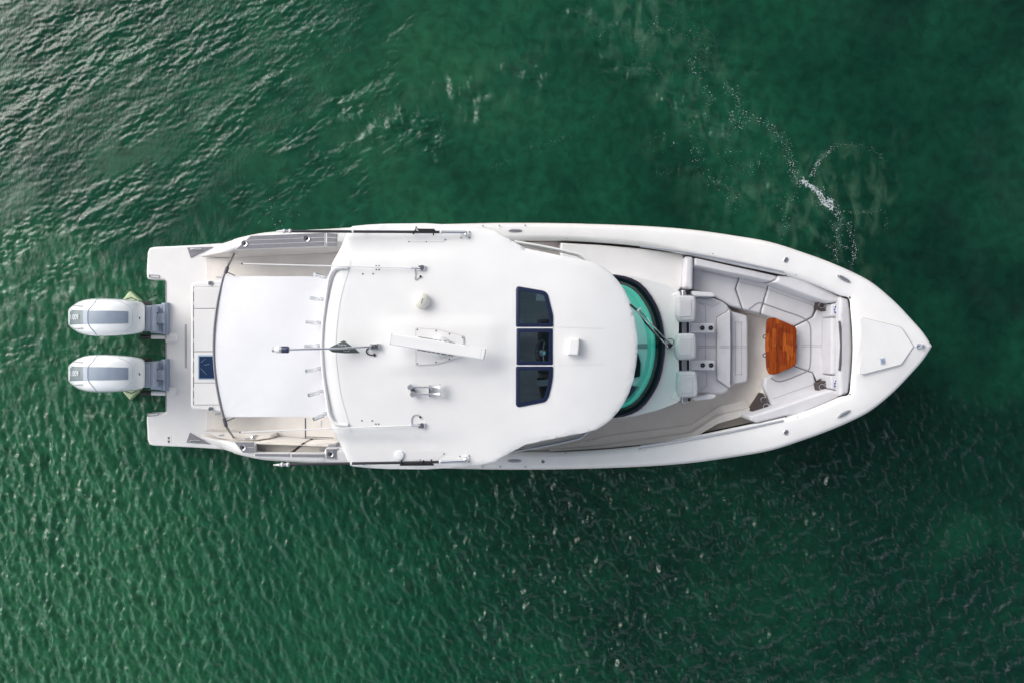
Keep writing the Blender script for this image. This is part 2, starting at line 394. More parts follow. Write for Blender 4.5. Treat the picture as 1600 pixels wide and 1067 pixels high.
e[0].position = 0; e[0].color = (.0018, .024, .0145, 1); e[1].position = 1; e[1].color = (.018, .098, .046, 1)
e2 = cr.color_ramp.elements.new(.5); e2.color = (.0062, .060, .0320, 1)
l.new(attr('painted_sheen'), cr.inputs[0])
ge = n.new('ShaderNodeNewGeometry')
def noise(scale, detail, mapsc=None, rot=0, dist=0):
    t = n.new('ShaderNodeTexNoise'); t.inputs['Scale'].default_value = scale; t.inputs['Detail'].default_value = detail; t.inputs['Distortion'].default_value = dist
    mp = n.new('ShaderNodeMapping'); mp.inputs['Rotation'].default_value = (0, 0, rot); mp.inputs['Scale'].default_value = mapsc or (1, 1, 1)
    l.new(ge.outputs['Position'], mp.inputs[0]); l.new(mp.outputs[0], t.inputs['Vector']); return t.outputs[0]
bn = noise(4.5, 10, (1, .5, 1), math.radians(40), .7)
mo = noise(5, 12, dist=.5); mor = n.new('ShaderNodeMapRange'); mor.inputs['From Min'].default_value = .3; mor.inputs['From Max'].default_value = .7; mor.inputs['To Min'].default_value = .72; mor.inputs['To Max'].default_value = 1.28; l.new(mo, mor.inputs[0])
mm = n.new('ShaderNodeMix'); mm.data_type = 'RGBA'; mm.blend_type = 'MULTIPLY'; mm.inputs[0].default_value = 1; l.new(cr.outputs[0], mm.inputs[6]); l.new(mor.outputs[0], mm.inputs[7])
mr = n.new('ShaderNodeMapRange'); mr.inputs['From Min'].default_value = .46; mr.inputs['From Max'].default_value = .74; l.new(bn, mr.inputs[0])
mu = n.new('ShaderNodeMath'); mu.operation = 'MULTIPLY'; l.new(mr.outputs[0], mu.inputs[0]); l.new(attr('bubbles'), mu.inputs[1])
mx = n.new('ShaderNodeMix'); mx.data_type = 'RGBA'; l.new(mu.outputs[0], mx.inputs[0]); l.new(mm.outputs[2], mx.inputs[6]); mx.inputs[7].default_value = (.10, .20, .13, 1)
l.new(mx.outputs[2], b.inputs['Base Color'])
f1 = noise(14, 5, (1, .55, 1), math.radians(-30), .4); f2 = noise(38, 3, (1, .6, 1), math.radians(25), .3)
ad = n.new('ShaderNodeMath'); ad.operation = 'MULTIPLY_ADD'; l.new(f2, ad.inputs[0]); ad.inputs[1].default_value = .35; l.new(f1, ad.inputs[2])
bu = n.new('ShaderNodeBump'); bu.inputs['Distance'].default_value = .010; l.new(ad.outputs[0], bu.inputs['Height'])
ms = n.new('ShaderNodeMath'); ms.operation = 'MULTIPLY_ADD'; l.new(attr('chop'), ms.inputs[0]); ms.inputs[1].default_value = .45; ms.inputs[2].default_value = .05
l.new(ms.outputs[0], bu.inputs['Strength']); l.new(bu.outputs[0], b.inputs['Normal'])
me.materials.append(wm)
wo_ = bpy.data.objects.new('water', me); COL.objects.link(wo_); wo_['kind'] = 'structure'
wo_['label'] = 'dark green rippled sea water all round the boat'
def water_z(x, y):
    i = int(round((x - X[0, 0]) / STEP)); j = int(round((y - Y[0, 0]) / STEP))
    return float(hh[i, j]) if 0 <= i < nx and 0 <= j < ny else 0.0
# ------------------------------------------------------------------ motor yacht: hull, decks, cabin, hardtop
yacht = empty('motor_yacht', (0, -.08, 0), 'large white motor yacht with hardtop cabin and open bow lounge, seen from above', 'yacht')
def part(b, name, m, parent=None, **k): return b.build(name, M[m] if isinstance(m, str) else m, parent or yacht, **k)
def slab(name, pts, z0, z1, m, parent=None, bev=.012, r=0, seg=3):
    q = XY(pts, z1)
    return part(MB().slab(q, z0, z1, bev, seg, r), name, m, parent)
def line(name, pts, z, w, m, parent=None, h=.004):
    return part(MB().ribbon(px3(pts, z), w, h), name, m, parent)

# paired stations of the port gunwale: outer edge, inner edge, height
GW = [((345, 380.5), (312, 402), .56), ((352, 378.2), (338, 397.5), .80), ((362, 375), (353, 393.5), 1.06), ((378, 370.8), (367, 390.5), 1.22), ((411, 364.5), (411, 389), 1.28), ((460, 361), (460, 387.5), 1.29),
      ((507, 359), (507, 385.5), 1.29), ((530, 357.5), (530, 383), 1.29), ((600, 354), (600, 376), 1.29), ((735, 350.2), (735, 374), 1.30), ((791, 349.4), (791, 374.6), 1.31),
      ((885, 350), (885, 375.5), 1.34), ((999, 353.8), (999, 384), 1.40), ((1080, 359.7), (1080, 399), 1.45), ((1150, 369.3), (1152, 414), 1.49), ((1207, 379.5), (1224, 429), 1.55),
      ((1262, 397), (1255, 437.5), 1.58), ((1300, 411), (1290, 451), 1.61), ((1338, 427.5), (1314, 462), 1.63), ((1367.5, 444), (1328, 467), 1.65), ((1401, 472), (1331, 490), 1.67), ((1430.5, 503), (1333, 512), 1.69),
      ((1446, 521), (1333.6, 527), 1.71), ((1459, 541), (1334, 541), 1.72)]
NS = 5
OUT = spline([(*g[0], g[2]) for g in GW], NS); INN = spline([(*g[1], g[2]) for g in GW], NS)
# the starboard coaming is narrower where the boarding door is
GWS = GW[:3] + [((378, 370.8), (367, 390.5), 1.22), ((390, 368), (392, 390.2), 1.25), ((397, 366.8), (397.5, 389), 1.26), ((399, 366.5), (399, 376.5), 1.262), ((411, 364.5), (411, 375.3), 1.28), ((460, 361), (460, 374.8), 1.29), ((505, 359.1), (505, 374.6), 1.29), ((508, 359), (508, 382), 1.29)] + GW[7:]
OUTS = []; INNS = []
for (a_, b_) in zip(GWS[:-1], GWS[1:]):
    for k in range(NS):
        t = k / NS; OUTS.append((*(Vector(a_[0]).lerp(Vector(b_[0]), t)), a_[2] + (b_[2] - a_[2]) * t)); INNS.append((*(Vector(a_[1]).lerp(Vector(b_[1]), t)), a_[2] + (b_[2] - a_[2]) * t))
OUTS = OUTS[:11 * NS] + OUT[8 * NS:]; INNS = INNS[:11 * NS] + INN[8 * NS:]
OUTS = OUT[:3 * NS] + OUTS[3 * NS:]; INNS = INN[:3 * NS] + INNS[3 * NS:]
def cap_rows(flip):
    rows = []
    for (ax, ay, z), (bx, by, _) in zip(*((OUTS, INNS) if flip else (OUT, INN))):
        if flip: ay, by = 2 * CY - ay, 2 * CY - by
        o = P(ax, ay, z); i = P(bx, by, z); d = (i - o); w = d.length; d = d / w
        sc = min(1, w / .3); bow = max(0, min(1, (ax - 1240) / 120))
        prof = [(0, -.17), (-.004, -.15), (.0, -.055), (.012, -.03), (.04, -.010), (.085, 0), (w - .085, .012), (w - .05, .004), (w - .020, -.022), (w - .004, -.055), (w, -.10)]
        rows.append([o + d * (s * sc if k < 6 else (w - (w - s) * sc)) + Vector((0, 0, zz * (1 - .6 * bow if k > 6 else 1))) for k, (s, zz) in enumerate(prof)])
    return rows
hullb = MB()
def low_pt(o, t):
    f = max(0, (o.x - 2.2) / 4.15); y0 = -.08
    return Vector((o.x - 1.05 * f ** 2 * (1 - t), y0 + (o.y - y0) * (1 - (.07 + .16 * f) * (1 - t) ** 1.3), -.45 + (o.z + .45) * t))
for flip in (False, True):
    rows = cap_rows(flip)
    part(MB().strip(rows), 'gunwale', 'cap', angle=60)
    hullb.strip([[low_pt(r[0], t) for t in (0, .2, .4, .6, .8, .93, 1)] for r in rows])
# aft sections of the hull beneath the swim platform
for flip in (False, True):
    pts = [(258, 440), (258, 387.5), (300, 384.5), (345, 380.5)]
    if flip: pts = mir(pts)
    rows = [[Vector((P(x, y, .56).x, P(x, y, .56).y * (1 if z > .2 else .95), z)) for z in (-.45, 0, .3, .40)] for x, y in pts]
    hullb.strip(rows)
hullb.strip([[Vector((P(258, y, .5).x, P(258, y, .5).y, z)) for z in (-.45, .40)] for y in (440, 500, 541, 582, 642)])
part(hullb, 'hull', 'gel', angle=50)
# dark rubbing strake below the gunwale
for flip in (False, True):
    rb = MB(); path = []
    for (x, y, z) in OUT[NS * 2:]:
        if flip: y = 2 * CY - y
        p = P(x, y, z); path.append(p + Vector((0, -.004 if y > CY else .004, -.10)))
    part(rb.tube(path, .016, 6), 'rub_rail', 'cream')

# swim platform
half = [(229, 434), (228.4, 425), (230, 395), (233, 388), (240, 386), (300, 383.3), (346, 380.2), (362, 384), (362, 420)]
pl = [(258.3, 541), (258.3, 439), (256.5, 437.6), (236, 437), (231, 436.5)] + half
pl = pl[1:] + mir(pl[1:])[::-1]
slab('swim_platform', pl, .36, .56, 'cap', bev=.03)
for f in (False, True):
    q = C(1, [(690, 8), (775, 14)]) if not f else C(1, [(678, 1056), (768, 1048)])
    b = MB(); a, e = P(*q[0], .562), P(*q[1], .562); b.ring(rnd(ccw([(a.x, a.y - .028), (e.x, e.y - .028), (e.x, e.y + .028), (a.x, a.y + .028)]), .027), .562, .575, .014)
    part(b, 'handle', 'steel')
line('transom_gap', [(259.6, 439), (259.6, 642)], .561, .018, 'stitch')
slab('instruction_label', C(3, [(228, 366), (265, 366), (265, 423), (228, 423)]), .558, .5635, 'white', bev=.002)
for y in (383, 408): line('label_mark', C(3, [(242, y - 7), (247, y + 7)]), .566, .03, 'pipe')
for f, q in ((0, C(2, [(340, 222), (530, 218), (365, 297)])), (1, C(3, [(395, 345), (370, 416), (545, 428)]))):
    t = slab('corner_pad', q, .55, .575, 'pad', bev=.004)
    c = C(2, [(410, 236)])[0] if not f else C(3, [(432, 408)])[0]
    p = P(*c, .58); part(MB().slab(rnd([(p.x - .10, p.y - .022), (p.x + .10, p.y - .022), (p.x + .10, p.y + .022), (p.x - .10, p.y + .022)], .09), .57, .588, .006), 'cleat', 'steel')
for q in ([(815, 443), (905, 447), (905, 508), (812, 512)], [(815, 845), (903, 848), (903, 908), (815, 910)]):
    slab('rigging_lid', C(1, q), .55, .60, 'cap', bev=.025, r=.03)

# soles
slab('cockpit_floor', [(322, 404), (345, 403.5), (520, 396), (560, 394), (560, 688), (520, 686), (345, 678), (322, 676)], .30, .585, 'beige', bev=.006)
inn = [(790, 382)] + [(x, y + 4) for x, y, z in INN[NS * 10:]]
fl = both([(560, 394)] + inn)
slab('side_deck_floor', [(x, y) for x, y in fl], .45, .72, 'beige', bev=.004)
# inner liners
def liner(name, top, bot, m):
    n_ = 14; a = spline(top, n_); b_ = spline(bot, n_); n_ = min(len(a), len(b_))
    part(MB().strip([[P(*a[i]), P(*((Vector(a[i]) * .5 + Vector(b_[i]) * .5))), P(*b_[i])] for i in range(n_)]), name, m)
liner('coaming_liner', [(314, 401.5, .60), (345, 395.7, .9), (367, 391, 1.12), (411, 388.6, 1.19), (507, 385.2, 1.20), (560, 380, 1.2)], [(314, 402.2, .58), (341, 402.5, .58), (380, 402.4, .58), (420, 400.6, .58), (517, 396, .58), (560, 393.5, .58)], 'liner')  # port wall's shade put into its greyer colour
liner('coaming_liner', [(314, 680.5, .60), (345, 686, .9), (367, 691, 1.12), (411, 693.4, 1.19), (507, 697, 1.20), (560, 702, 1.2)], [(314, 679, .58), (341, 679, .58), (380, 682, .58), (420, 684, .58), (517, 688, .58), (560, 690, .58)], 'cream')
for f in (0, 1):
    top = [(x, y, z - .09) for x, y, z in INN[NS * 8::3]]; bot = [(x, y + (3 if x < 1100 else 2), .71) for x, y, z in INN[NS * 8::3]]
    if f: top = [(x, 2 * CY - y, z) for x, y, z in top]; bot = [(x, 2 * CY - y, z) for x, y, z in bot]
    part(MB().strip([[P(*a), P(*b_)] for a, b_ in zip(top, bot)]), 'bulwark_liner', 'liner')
# starboard toe kick step along the side deck
tk = C(7, [(560, 772), (1000, 728), (1600, 640)]) + C(8, [(330, 958), (505, 915), (505, 950), (330, 1000)]) + C(7, [(1600, 690), (1000, 750), (560, 778)])
slab('toe_step', tk, .70, 1.0, 'liner', bev=.03)
tk = C(7, [(590, 755), (1000, 658), (1600, 582)]) + C(8, [(330, 905), (470, 868), (505, 890), (505, 930), (330, 966)]) + C(7, [(1600, 642), (1000, 726), (590, 770)])
slab('toe_step', tk, .70, .80, 'beige', bev=.03)

# raised port trunk, console top and dashboards
slab('side_trunk', [(876, 379.5), (940, 383), (1000, 388.5), (1066, 396.5), (1069, 398.5), (1066, 449), (1058, 458), (930, 440), (876, 410)], .71, 1.27, 'cap', bev=.03)
cons = [(930, 428), (965, 428.6), (990, 432), (1030, 442), (1060, 454), (1064, 458), (1062, 480), (1060, 541)]
slab('console_top', both(cons), .71, 1.60, 'gel', bev=.07, r=.05, seg=5)
for pts in ([(1050, 461), (1062, 456), (1066, 470), (1058, 477)], [(1050, 621), (1062, 626), (1066, 612), (1058, 605)]):
    slab('console_corner', pts, 1.3, 1.63, 'gel', bev=.015)
for x, y in C('ws', [(518, 148), (247, 98), (252, 950), (522, 905)]):
    p = P(x, y, 1.61); part(MB().lathe(p, [(.007, 0), (.006, .005)], 8), 'screw', 'pipe')

# windshield
wsb = both([(948, 429.3), (962, 429.6), (975, 431.6), (987, 435.4), (998, 441), (1009, 451), (1018.5, 464), (1026, 477), (1031, 489), (1035, 504), (1037.5, 519), (1038.7, 530), (1039, 541)])
base = px3(wsb, 1.63); ctr = Vector((P(900, 541, 1.6).x, -.08, 0))
def pull(p, f, z): q = ctr + (p - ctr) * f; return Vector((q.x, q.y, z))
fr = MB()
fr.strip([[pull(p, 1.0, 1.60), pull(p, 1.0, 1.645), pull(p, .985, 1.66), pull(p, .958, 1.66), pull(p, .95, 1.64)] for p in base])
wind = part(fr, 'windshield_frame', 'frame')
g = MB(); g.strip([[pull(p, .957 - .30 * t, 1.65 + 1.13 * t) for t in (0, .25, .5, .75, 1)] for p in base])
part(g, 'windshield_glass', 'teal', wind)
dk = MB(); dk.strip([[pull(p, f, 1.615) for f in (.965, .74)] for p in base]); part(dk, 'dash_shelf', 'dash')
dr = MB(); dr.strip([[pull(p, .892, 1.60), pull(p, .89, 1.64), pull(p, .868, 1.655), pull(p, .846, 1.64), pull(p, .842, 1.6)] for p in base]); part(dr, 'dash_rim', 'dashw')
part(MB().slab([(q.x, q.y) for q in (pull(p, .844, 0) for p in base)], 1.45, 1.622, .01), 'dash_top', 'dashm')
slab('dash_screen', C('ws', [(180, 560), (225, 570), (245, 640), (240, 730), (200, 740), (170, 700)]), 1.6, 1.66, 'dash')
slab('dash_screen', C('ws', [(150, 790), (230, 800), (180, 860), (110, 920)]), 1.6, 1.65, 'navy')
slab('dash_divider', C('ws', [(215, 510), (290, 510), (290, 540), (215, 540)]), 1.6, 1.64, 'seat')

# wiper
bb = [(math.atan2(p.y - ctr.y, p.x - ctr.x), math.hypot(p.x - ctr.x, p.y - ctr.y)) for p in base]; bb.sort()
def on_glass(px, py, dz=.03):
    z = 1.7
    for _ in range(40):
        p = P(px, py, z); f = math.hypot(p.x - ctr.x, p.y - ctr.y) / float(np.interp(math.atan2(p.y - ctr.y, p.x - ctr.x), [q[0] for q in bb], [q[1] for q in bb]))
        z = z * .6 + .4 * max(1.66, 1.65 + 1.13 * (.957 - f) / .30)
    return P(px, py, z + dz)
wp = part(MB().tube([on_glass(*q, .06) for q in C('ws', [(440, 505), (385, 450), (330, 392), (280, 330), (235, 272)])], .0105, 6).tube([on_glass(*q, .06) for q in C('ws', [(428, 530), (370, 468), (318, 405), (265, 345), (220, 288)])], .0105, 6), 'wiper', 'steel')
part(MB().tube([on_glass(*q, .025) for q in C('ws', [(390, 492), (340, 440), (280, 372), (235, 300), (175, 245)])], .015, 6), 'wiper_blade', 'black', wp)
part(MB().tube([on_glass(*C('ws', [(240, 270)])[0], .06), on_glass(*C('ws', [(218, 290)])[0], .06)], .012, 6), 'wiper_clip', 'steel', wp)
part(MB().box(P(*C('ws', [(438, 520)])[0], 1.66), (.07, .05, .12), .7), 'wiper_motor', 'black', wp)
part(MB().tube([P(*q, 1.64) for q in spline(C('ws', [(428, 480), (455, 476), (470, 495), (460, 520), (440, 540)]), 4)], .006, 6), 'washer_hose', 'black', wp)

# cabin walls, interior
cab = [(600, 425), (700, 418), (820, 420), (880, 436), (915, 460)]
for f in (False, True):
    q = mir(cab) if f else cab
    lowb = [P(x, y, 1.2) for x, y in q]
    part(MB().strip([[Vector((p.x, p.y, .6)), p, Vector((p.x * .99, p.y * .99, 1.75))] for p in lowb]), 'cabin_side', 'gel')
    part(MB().strip([[Vector((p.x * .99, p.y * .99, 1.75)), Vector((p.x * .97, p.y * .93, 2.84))] for p in lowb]), 'side_window', 'dark')
    for k in (0, 2, 4):
        p = lowb[k]; part(MB().tube([Vector((p.x, p.y, .7)), Vector((p.x * .97, p.y * .93, 2.86))], .06, 8), 'pillar', 'gel')
bk = [P(600, 425, 1.2), P(592, 480, 1.2), P(590, 541, 1.2), P(592, 602, 1.2), P(600, 657, 1.2)]  # bulkhead and its glass added, unseen, to block sun through the open cabin
part(MB().strip([[Vector((p.x, p.y, z)) for z in (.6, 1.2, 1.6)] for p in bk]), 'added_bulkhead', 'gel')
part(MB().strip([[Vector((p.x, p.y * .98, z)) for z in (1.6, 2.2, 2.9)] for p in bk]), 'added_bulkhead_glass', 'clear')
for i in range(30):
    y0 = 436 + i * 7.1
    slab('floor_plank', [(560, y0), (858, y0), (858, y0 + 5.8), (560, y0 + 5.8)], .70, .742, 'floorpl', bev=.003, seg=1)
slab("floor_underlay", [(556, 434), (862, 434), (862, 652), (556, 652)], .70, .739, 'white', bev=.003)
slab('helm_console', [(842, 500), (930, 490), (930, 592), (842, 582)], .74, 1.40, 'dash', bev=.04)
slab('helm_console', [(840, 592), (930, 592), (930, 650), (852, 650)], .74, 1.25, 'dash', bev=.04)
slab('console_tray', [(838, 594), (858, 592), (858, 602), (842, 604)], 1.25, 1.30, 'seat')
slab('console_tray', [(838, 459), (856, 462), (858, 472), (838, 470)], 1.2, 1.3, 'vinyl')
hp = P(848, 551, 1.5); whl = MB()
whl.tube([hp + Vector((-.5 * .19 * math.cos(t) , .19 * math.sin(t), .85 * .19 * math.cos(t))) + Vector((-.02, 0, 0)) for t in [k * 2 * math.pi / 28 for k in range(29)]], .016, 8)
wh = part(whl, 'steering_wheel', 'pipe')
for t in (0, 2.1, 4.2): part(MB().tube([hp, hp + Vector((-.095 * math.cos(t) - .02, .19 * math.sin(t), .16 * math.cos(t)))], .010, 6), 'spoke', 'steel', wh)
part(MB().lathe(hp, [(.05, -.02), (.05, .03), (.03, .05)], 10, (-.85, 0, .5)), 'hub', 'satin', wh)
for y in (472, 541, 610):
    slab('helm_seat', [(735, y - 24), (795, y - 24), (797, y + 24), (735, y + 24)], .74, 1.25, 'seat', bev=.05, r=.05)

# ------------------------------------------------------------------ hardtop
half = [(504, 541), (505, 520), (509, 480), (515, 445), (519, 425), (521, 414), (534, 385), (545, 358), (551, 354), (575, 351.5), (605, 350), (665, 349.6), (715, 353), (760, 359.5), (772, 361.5), (795, 375), (820, 389.5), (870, 400),
        (915, 408.5), (931, 412), (942, 419), (953, 427), (964, 439), (974.5, 453), (983, 471), (989, 490), (993, 510), (995, 527), (995.5, 541)]
RZ = 2.84
OL = ccw(XY(half + mir(half[1:-1])[::-1], RZ))
seg = np.array(OL); seg2 = np.roll(seg, -1, 0)
def edge_d(x, y):
    d = seg2 - seg; t = np.clip(((x - seg[:, 0]) * d[:, 0] + (y - seg[:, 1]) * d[:, 1]) / (d ** 2).sum(1), 0, 1)
    return float(np.hypot(x - seg[:, 0] - t * d[:, 0], y - seg[:, 1] - t * d[:, 1]).min())
def sst(a, b, x): t = min(1, max(0, (x - a) / (b - a))); return t * t * (3 - 2 * t)
def roof_z(x, y):
    k = FPX / (CAM_H - 2.95); px = x * k + 800; c = abs(533.5 - y * k - 541)
    z = 3.04 - .07 * (c / 140) ** 2
    z -= (1 - sst(600, 780, px)) * .055 * sst(132, 152, c)
    z -= .14 * max(0, (px - 860) / 135) ** 2
    z += .030 * (1 - sst(35, 42, c - .02 * max(0, 700 - px))) * sst(575, 640, px) * (1 - sst(760, 800, px))
    z -= .04 * (1 - sst(505, 530, px - .0006 * c * c))
    d = edge_d(x, y)
    if d < .03: z -= .014 * (1 - d / .03) ** 2
    return z
SKY = [C('sky', q) for q in ([(57, 85), (68, 68), (82, 66), (275, 100), (300, 110), (318, 130), (345, 240), (360, 300), (360, 397), (57, 397)],
                             [(62, 407), (357, 407), (357, 703), (62, 703)],
                             [(57, 713), (360, 713), (358, 800), (345, 880), (325, 960), (310, 990), (290, 1005), (85, 1046), (68, 1042), (57, 1028)])]
SKYW = [ccw(XY(q, 3.03)) for q in SKY]
HOLE = [inset(q, .03) for q in SKYW]
bm = bmesh.new(); f0 = bm.faces.new([bm.verts.new((x, y, 0)) for x, y in OL])
def cut(co, no): bmesh.ops.bisect_plane(bm, geom=bm.verts[:] + bm.edges[:] + bm.faces[:], dist=1e-5, plane_co=co, plane_no=no)
bmesh.ops.triangulate(bm, faces=bm.faces[:])
for xx in np.arange(-2.6, 1.75, .075): cut((xx, 0, 0), (1, 0, 0))
for yy in np.arange(-1.7, 1.6, .075): cut((0, yy, 0), (0, 1, 0))
for hpoly in HOLE:
    n_ = len(hpoly); lo = min(p[0] for p in hpoly) - .02; hi = max(p[0] for p in hpoly) + .02; ly = min(p[1] for p in hpoly) - .02; hy = max(p[1] for p in hpoly) + .02
    for i in range(n_):
        a, b_ = hpoly[i], hpoly[(i + 1) % n_]; gfaces = [f for f in bm.faces if lo - .1 < f.calc_center_median().x < hi + .1 and ly - .1 < f.calc_center_median().y < hy + .1]
        ge_ = set(gfaces); 
        for f in gfaces: ge_.update(f.edges); ge_.update(f.verts)
        bmesh.ops.bisect_plane(bm, geom=list(ge_), dist=1e-5, plane_co=(a[0], a[1], 0), plane_no=(-(b_[1] - a[1]), b_[0] - a[0], 0))
    def inside(p): return all((hpoly[(i + 1) % n_][0] - hpoly[i][0]) * (p.y - hpoly[i][1]) - (hpoly[(i + 1) % n_][1] - hpoly[i][1]) * (p.x - hpoly[i][0]) > 0 for i in range(n_))
    bmesh.ops.delete(bm, geom=[f for f in bm.faces if inside(f.calc_center_median())], context='FACES')
bm.verts.index_update(); tv = [Vector((v.co.x, v.co.y, roof_z(v.co.x, v.co.y))) for v in bm.verts]
tf = [tuple(v.index for v in f.verts) for f in bm.faces]; be = [tuple(v.index for v in e.verts) for e in bm.edges if len(e.link_faces) == 1]
bm.free(); nv = len(tv)
rf = MB(); rf.add(tv + [v - Vector((0, 0, .085)) for v in tv], tf + [tuple(i + nv for i in reversed(f)) for f in tf] + [(a, b_, b_ + nv, a + nv) for a, b_ in be])
roof = part(rf, 'hardtop', 'gel', angle=55)
def on_roof(px, py, dz=0):
    z = 3.0
    for _ in range(3): p = P(px, py, z); z = roof_z(p.x, p.y)
    return P(px, py, z + dz)
for q, hq in zip(SKYW, HOLE):
    zc = sum(roof_z(*p) for p in q) / len(q)
    fr = MB(); o = rnd(q, .02, 2); i1 = rnd(inset(q, .006), .016, 2); i2 = rnd(inset(q, .052), .010, 2)
    rows = [[(x, y, roof_z(x, y) - .01) for x, y in o], [(x, y, roof_z(x, y) + .010) for x, y in o], [(x, y, roof_z(x, y) + .014) for x, y in i1], [(x, y, roof_z(x, y) + .012) for x, y in i2], [(x, y, roof_z(x, y) - .06) for x, y in i2]]
    s_ = part(fr.strip(rows, True), 'skylight', 'skyframe', roof)
    go_ = rnd(inset(q, .05), .010, 2); A_ = np.array([[x, y, 1] for x, y in go_]); cf = np.linalg.lstsq(A_, np.array([roof_z(x, y) for x, y in go_]), rcond=None)[0]; gl = MB(); gl.add([(x, y, float(cf @ (x, y, 1))) for x, y in go_], [tuple(range(len(o)))]); part(gl, 'pane', 'smoke', roof)
for y0 in (402.2, 708):
    a, e = C('sky', [(60, y0), (358, y0)]); part(MB().ribbon([on_roof(*a, .002), on_roof((a[0] + e[0]) / 2, a[1], .002), on_roof(*e, .002)], .05, .006), 'skylight_bar', 'gel', roof)
def roof_line(name, pts, w, m, n_=6):
    part(MB().ribbon([on_roof(x, y, .0015) for x, y in spline(pts, n_)], w, .0015), name, m, roof)
sl = C(4, [(660, 300), (640, 380), (590, 560), (562, 760), (555, 905)]); sl = [(x, y) for x, y in sl] + mir(sl)[::-1]
roof_line('roof_seam', sl, .008, 'faint')
for y in (511, 571): roof_line('roof_seam', [(866, y - .2), (900, y + 1 * (1 if y < 541 else -1)), (945, y + 2.5 * (1 if y < 541 else -1))], .008, 'white')
for q in C(4, [(608, 362), (626, 362), (835, 337), (855, 337), (835, 362), (855, 362), (741, 392), (812, 392)]) + C(5, [(604, 632), (622, 632), (832, 631), (852, 631), (735, 608), (807, 608)]):
    part(MB().lathe(on_roof(*q), [(.011, -.004), (.010, .006), (.004, .008)], 8), 'screw', 'pipe' if 385 < q[1] < 441 and q[0] > 560 or q[1] > 600 else 'satin', roof)
for q in (C(4, [(1025, 112), (1270, 118), (1315, 155), (1305, 170), (1062, 170)]), C(5, [(1045, 824), (1300, 824), (1306, 838), (1262, 878), (1020, 880)])):
    o = ccw([(p.x, p.y) for p in (on_roof(*c) for c in q)])
    part(MB().add([(x, y, roof_z(x, y) + .004) for x, y in o] + [(x, y, roof_z(x, y) - .01) for x, y in o], [tuple(range(5))] + [(i, (i + 1) % 5, (i + 1) % 5 + 5, i + 5) for i in range(5)]), 'access_plate', 'white', roof)
    roof_line('plate_edge', q + q[:1], .008, 'faint', 1)
    for c in ((q[2], q[4], ((q[3][0] + q[4][0]) / 2, (q[3][1] + q[4][1]) / 2))): part(MB().lathe(on_roof(*c), [(.010, 0), (.008, .008)], 8), 'screw', 'pipe', roof)
# rail round the aft edge of the hardtop
rl = C(4, [(640, 349), (600, 350), (560, 356), (530, 378), (507, 430), (492, 520), (478, 620), (466, 720), (460, 820), (457, 893)]); rl = rl + mir(rl)[::-1][1:]
part(MB().tube([P(x, y, 3.0) for x, y in spline(rl, 4)], .024, 10), 'aft_rail', 'gel', roof)
for x, y in ((512, 445), (505, 500), (502.8, 541), (505, 582), (512, 637)): part(MB().tube([P(x, y, 3.0), P(x + 8, y, 2.93)], .02, 8), 'rail_post', 'gel', roof)
# rocket launcher rod holders
for (x0, y0), (x1, y1) in ((C(4, [(405, 395)])[0], C(4, [(500, 425)])[0]), (C(4, [(372, 560)])[0], C(4, [(468, 576)])[0]), (C(4, [(350, 727)])[0], C(4, [(447, 737)])[0]), (C(4, [(340, 893)])[0], C(4, [(440, 893)])[0]),
                           (C(5, [(348, 265)])[0], C(5, [(444, 252)])[0]), (C(5, [(365, 432)])[0], C(5, [(462, 408)])[0]), (C(5, [(400, 597)])[0], C(5, [(492, 562)])[0])):
    a = P(x0, y0, 3.06); e = P(x1, y1, 2.90); d = e - a
    h = part(MB().tube([a, a + d * .75], .026, 12), 'rod_holder', 'steel', roof)
    part(MB().tube([a - d * .01, a + d * .03], .019, 12), 'bore', 'black', h) if False else None
    part(MB().tube([a + d * .72, e + d * .3], .010, 6).tube([a + d * .75 + Vector((0, .03, 0)), e + d * .3 + Vector((0, .02, 0))], .008, 6), 'rod_holder_bracket', 'satin', roof)

# grab rails beside the cabin
gr = C(6, [(300, 178), (480, 208), (640, 240), (770, 270), (800, 285), (840, 325)])
for f in (0, 1):
    q = mir(gr) if f else gr
    part(MB().tube([P(x, y, 1.95) for x, y in q], .021, 10), 'grab_rail', 'gel' if not f else 'satin')
    part(MB().tube([P(x, y, 1.86) for x, y in C(6, [(330, 200), (640, 256), (760, 283), (825, 322)])] if not f else [P(x, y, 1.86) for x, y in mir(C(6, [(330, 200), (640, 256), (760, 283), (825, 322)]))], .008, 6), 'grab_rail_stay', 'satin')
    for x, y in (q[0], q[-1]): part(MB().tube([P(x, y, 1.95), P(x + 2, y + (6 if not f else -6), 1.5)], .018, 8), 'rail_post', 'satin')

# ------------------------------------------------------------------ deck fittings
def cleat(x, y, z, ang, L=.115, Wd=.03):
    p = P(x, y, z); ca, sa = math.cos(ang), math.sin(ang)
    q = [(p.x + u * ca - v * sa, p.y + u * sa + v * ca) for u, v in [(L * math.cos(t), Wd * math.sin(t)) for t in [k * 2 * math.pi / 24 for k in range(24)]]]
    o = part(MB().slab(q, z - .02, z + .012, .006), 'cleat', 'satin')
    q2 = [(p.x + u * ca - v * sa, p.y + u * sa + v * ca) for u, v in [(-L * .75, -.006), (L * .75, -.006), (L * .75, .010), (-L * .75, .010)]]
    part(MB().slab(rnd(q2, .008), z + .010, z + .026, .006), 'cleat_bar', 'steel', o)
cleat(*C(12, [(82, 72)])[0], 1.64, -.50); cleat(*C(12, [(82, 1004)])[0], 1.64, .50)
cleat(*C(6, [(305, 99)])[0], 1.32, 0); cleat(*C(7, [(300, 845)])[0], 1.32, 0)
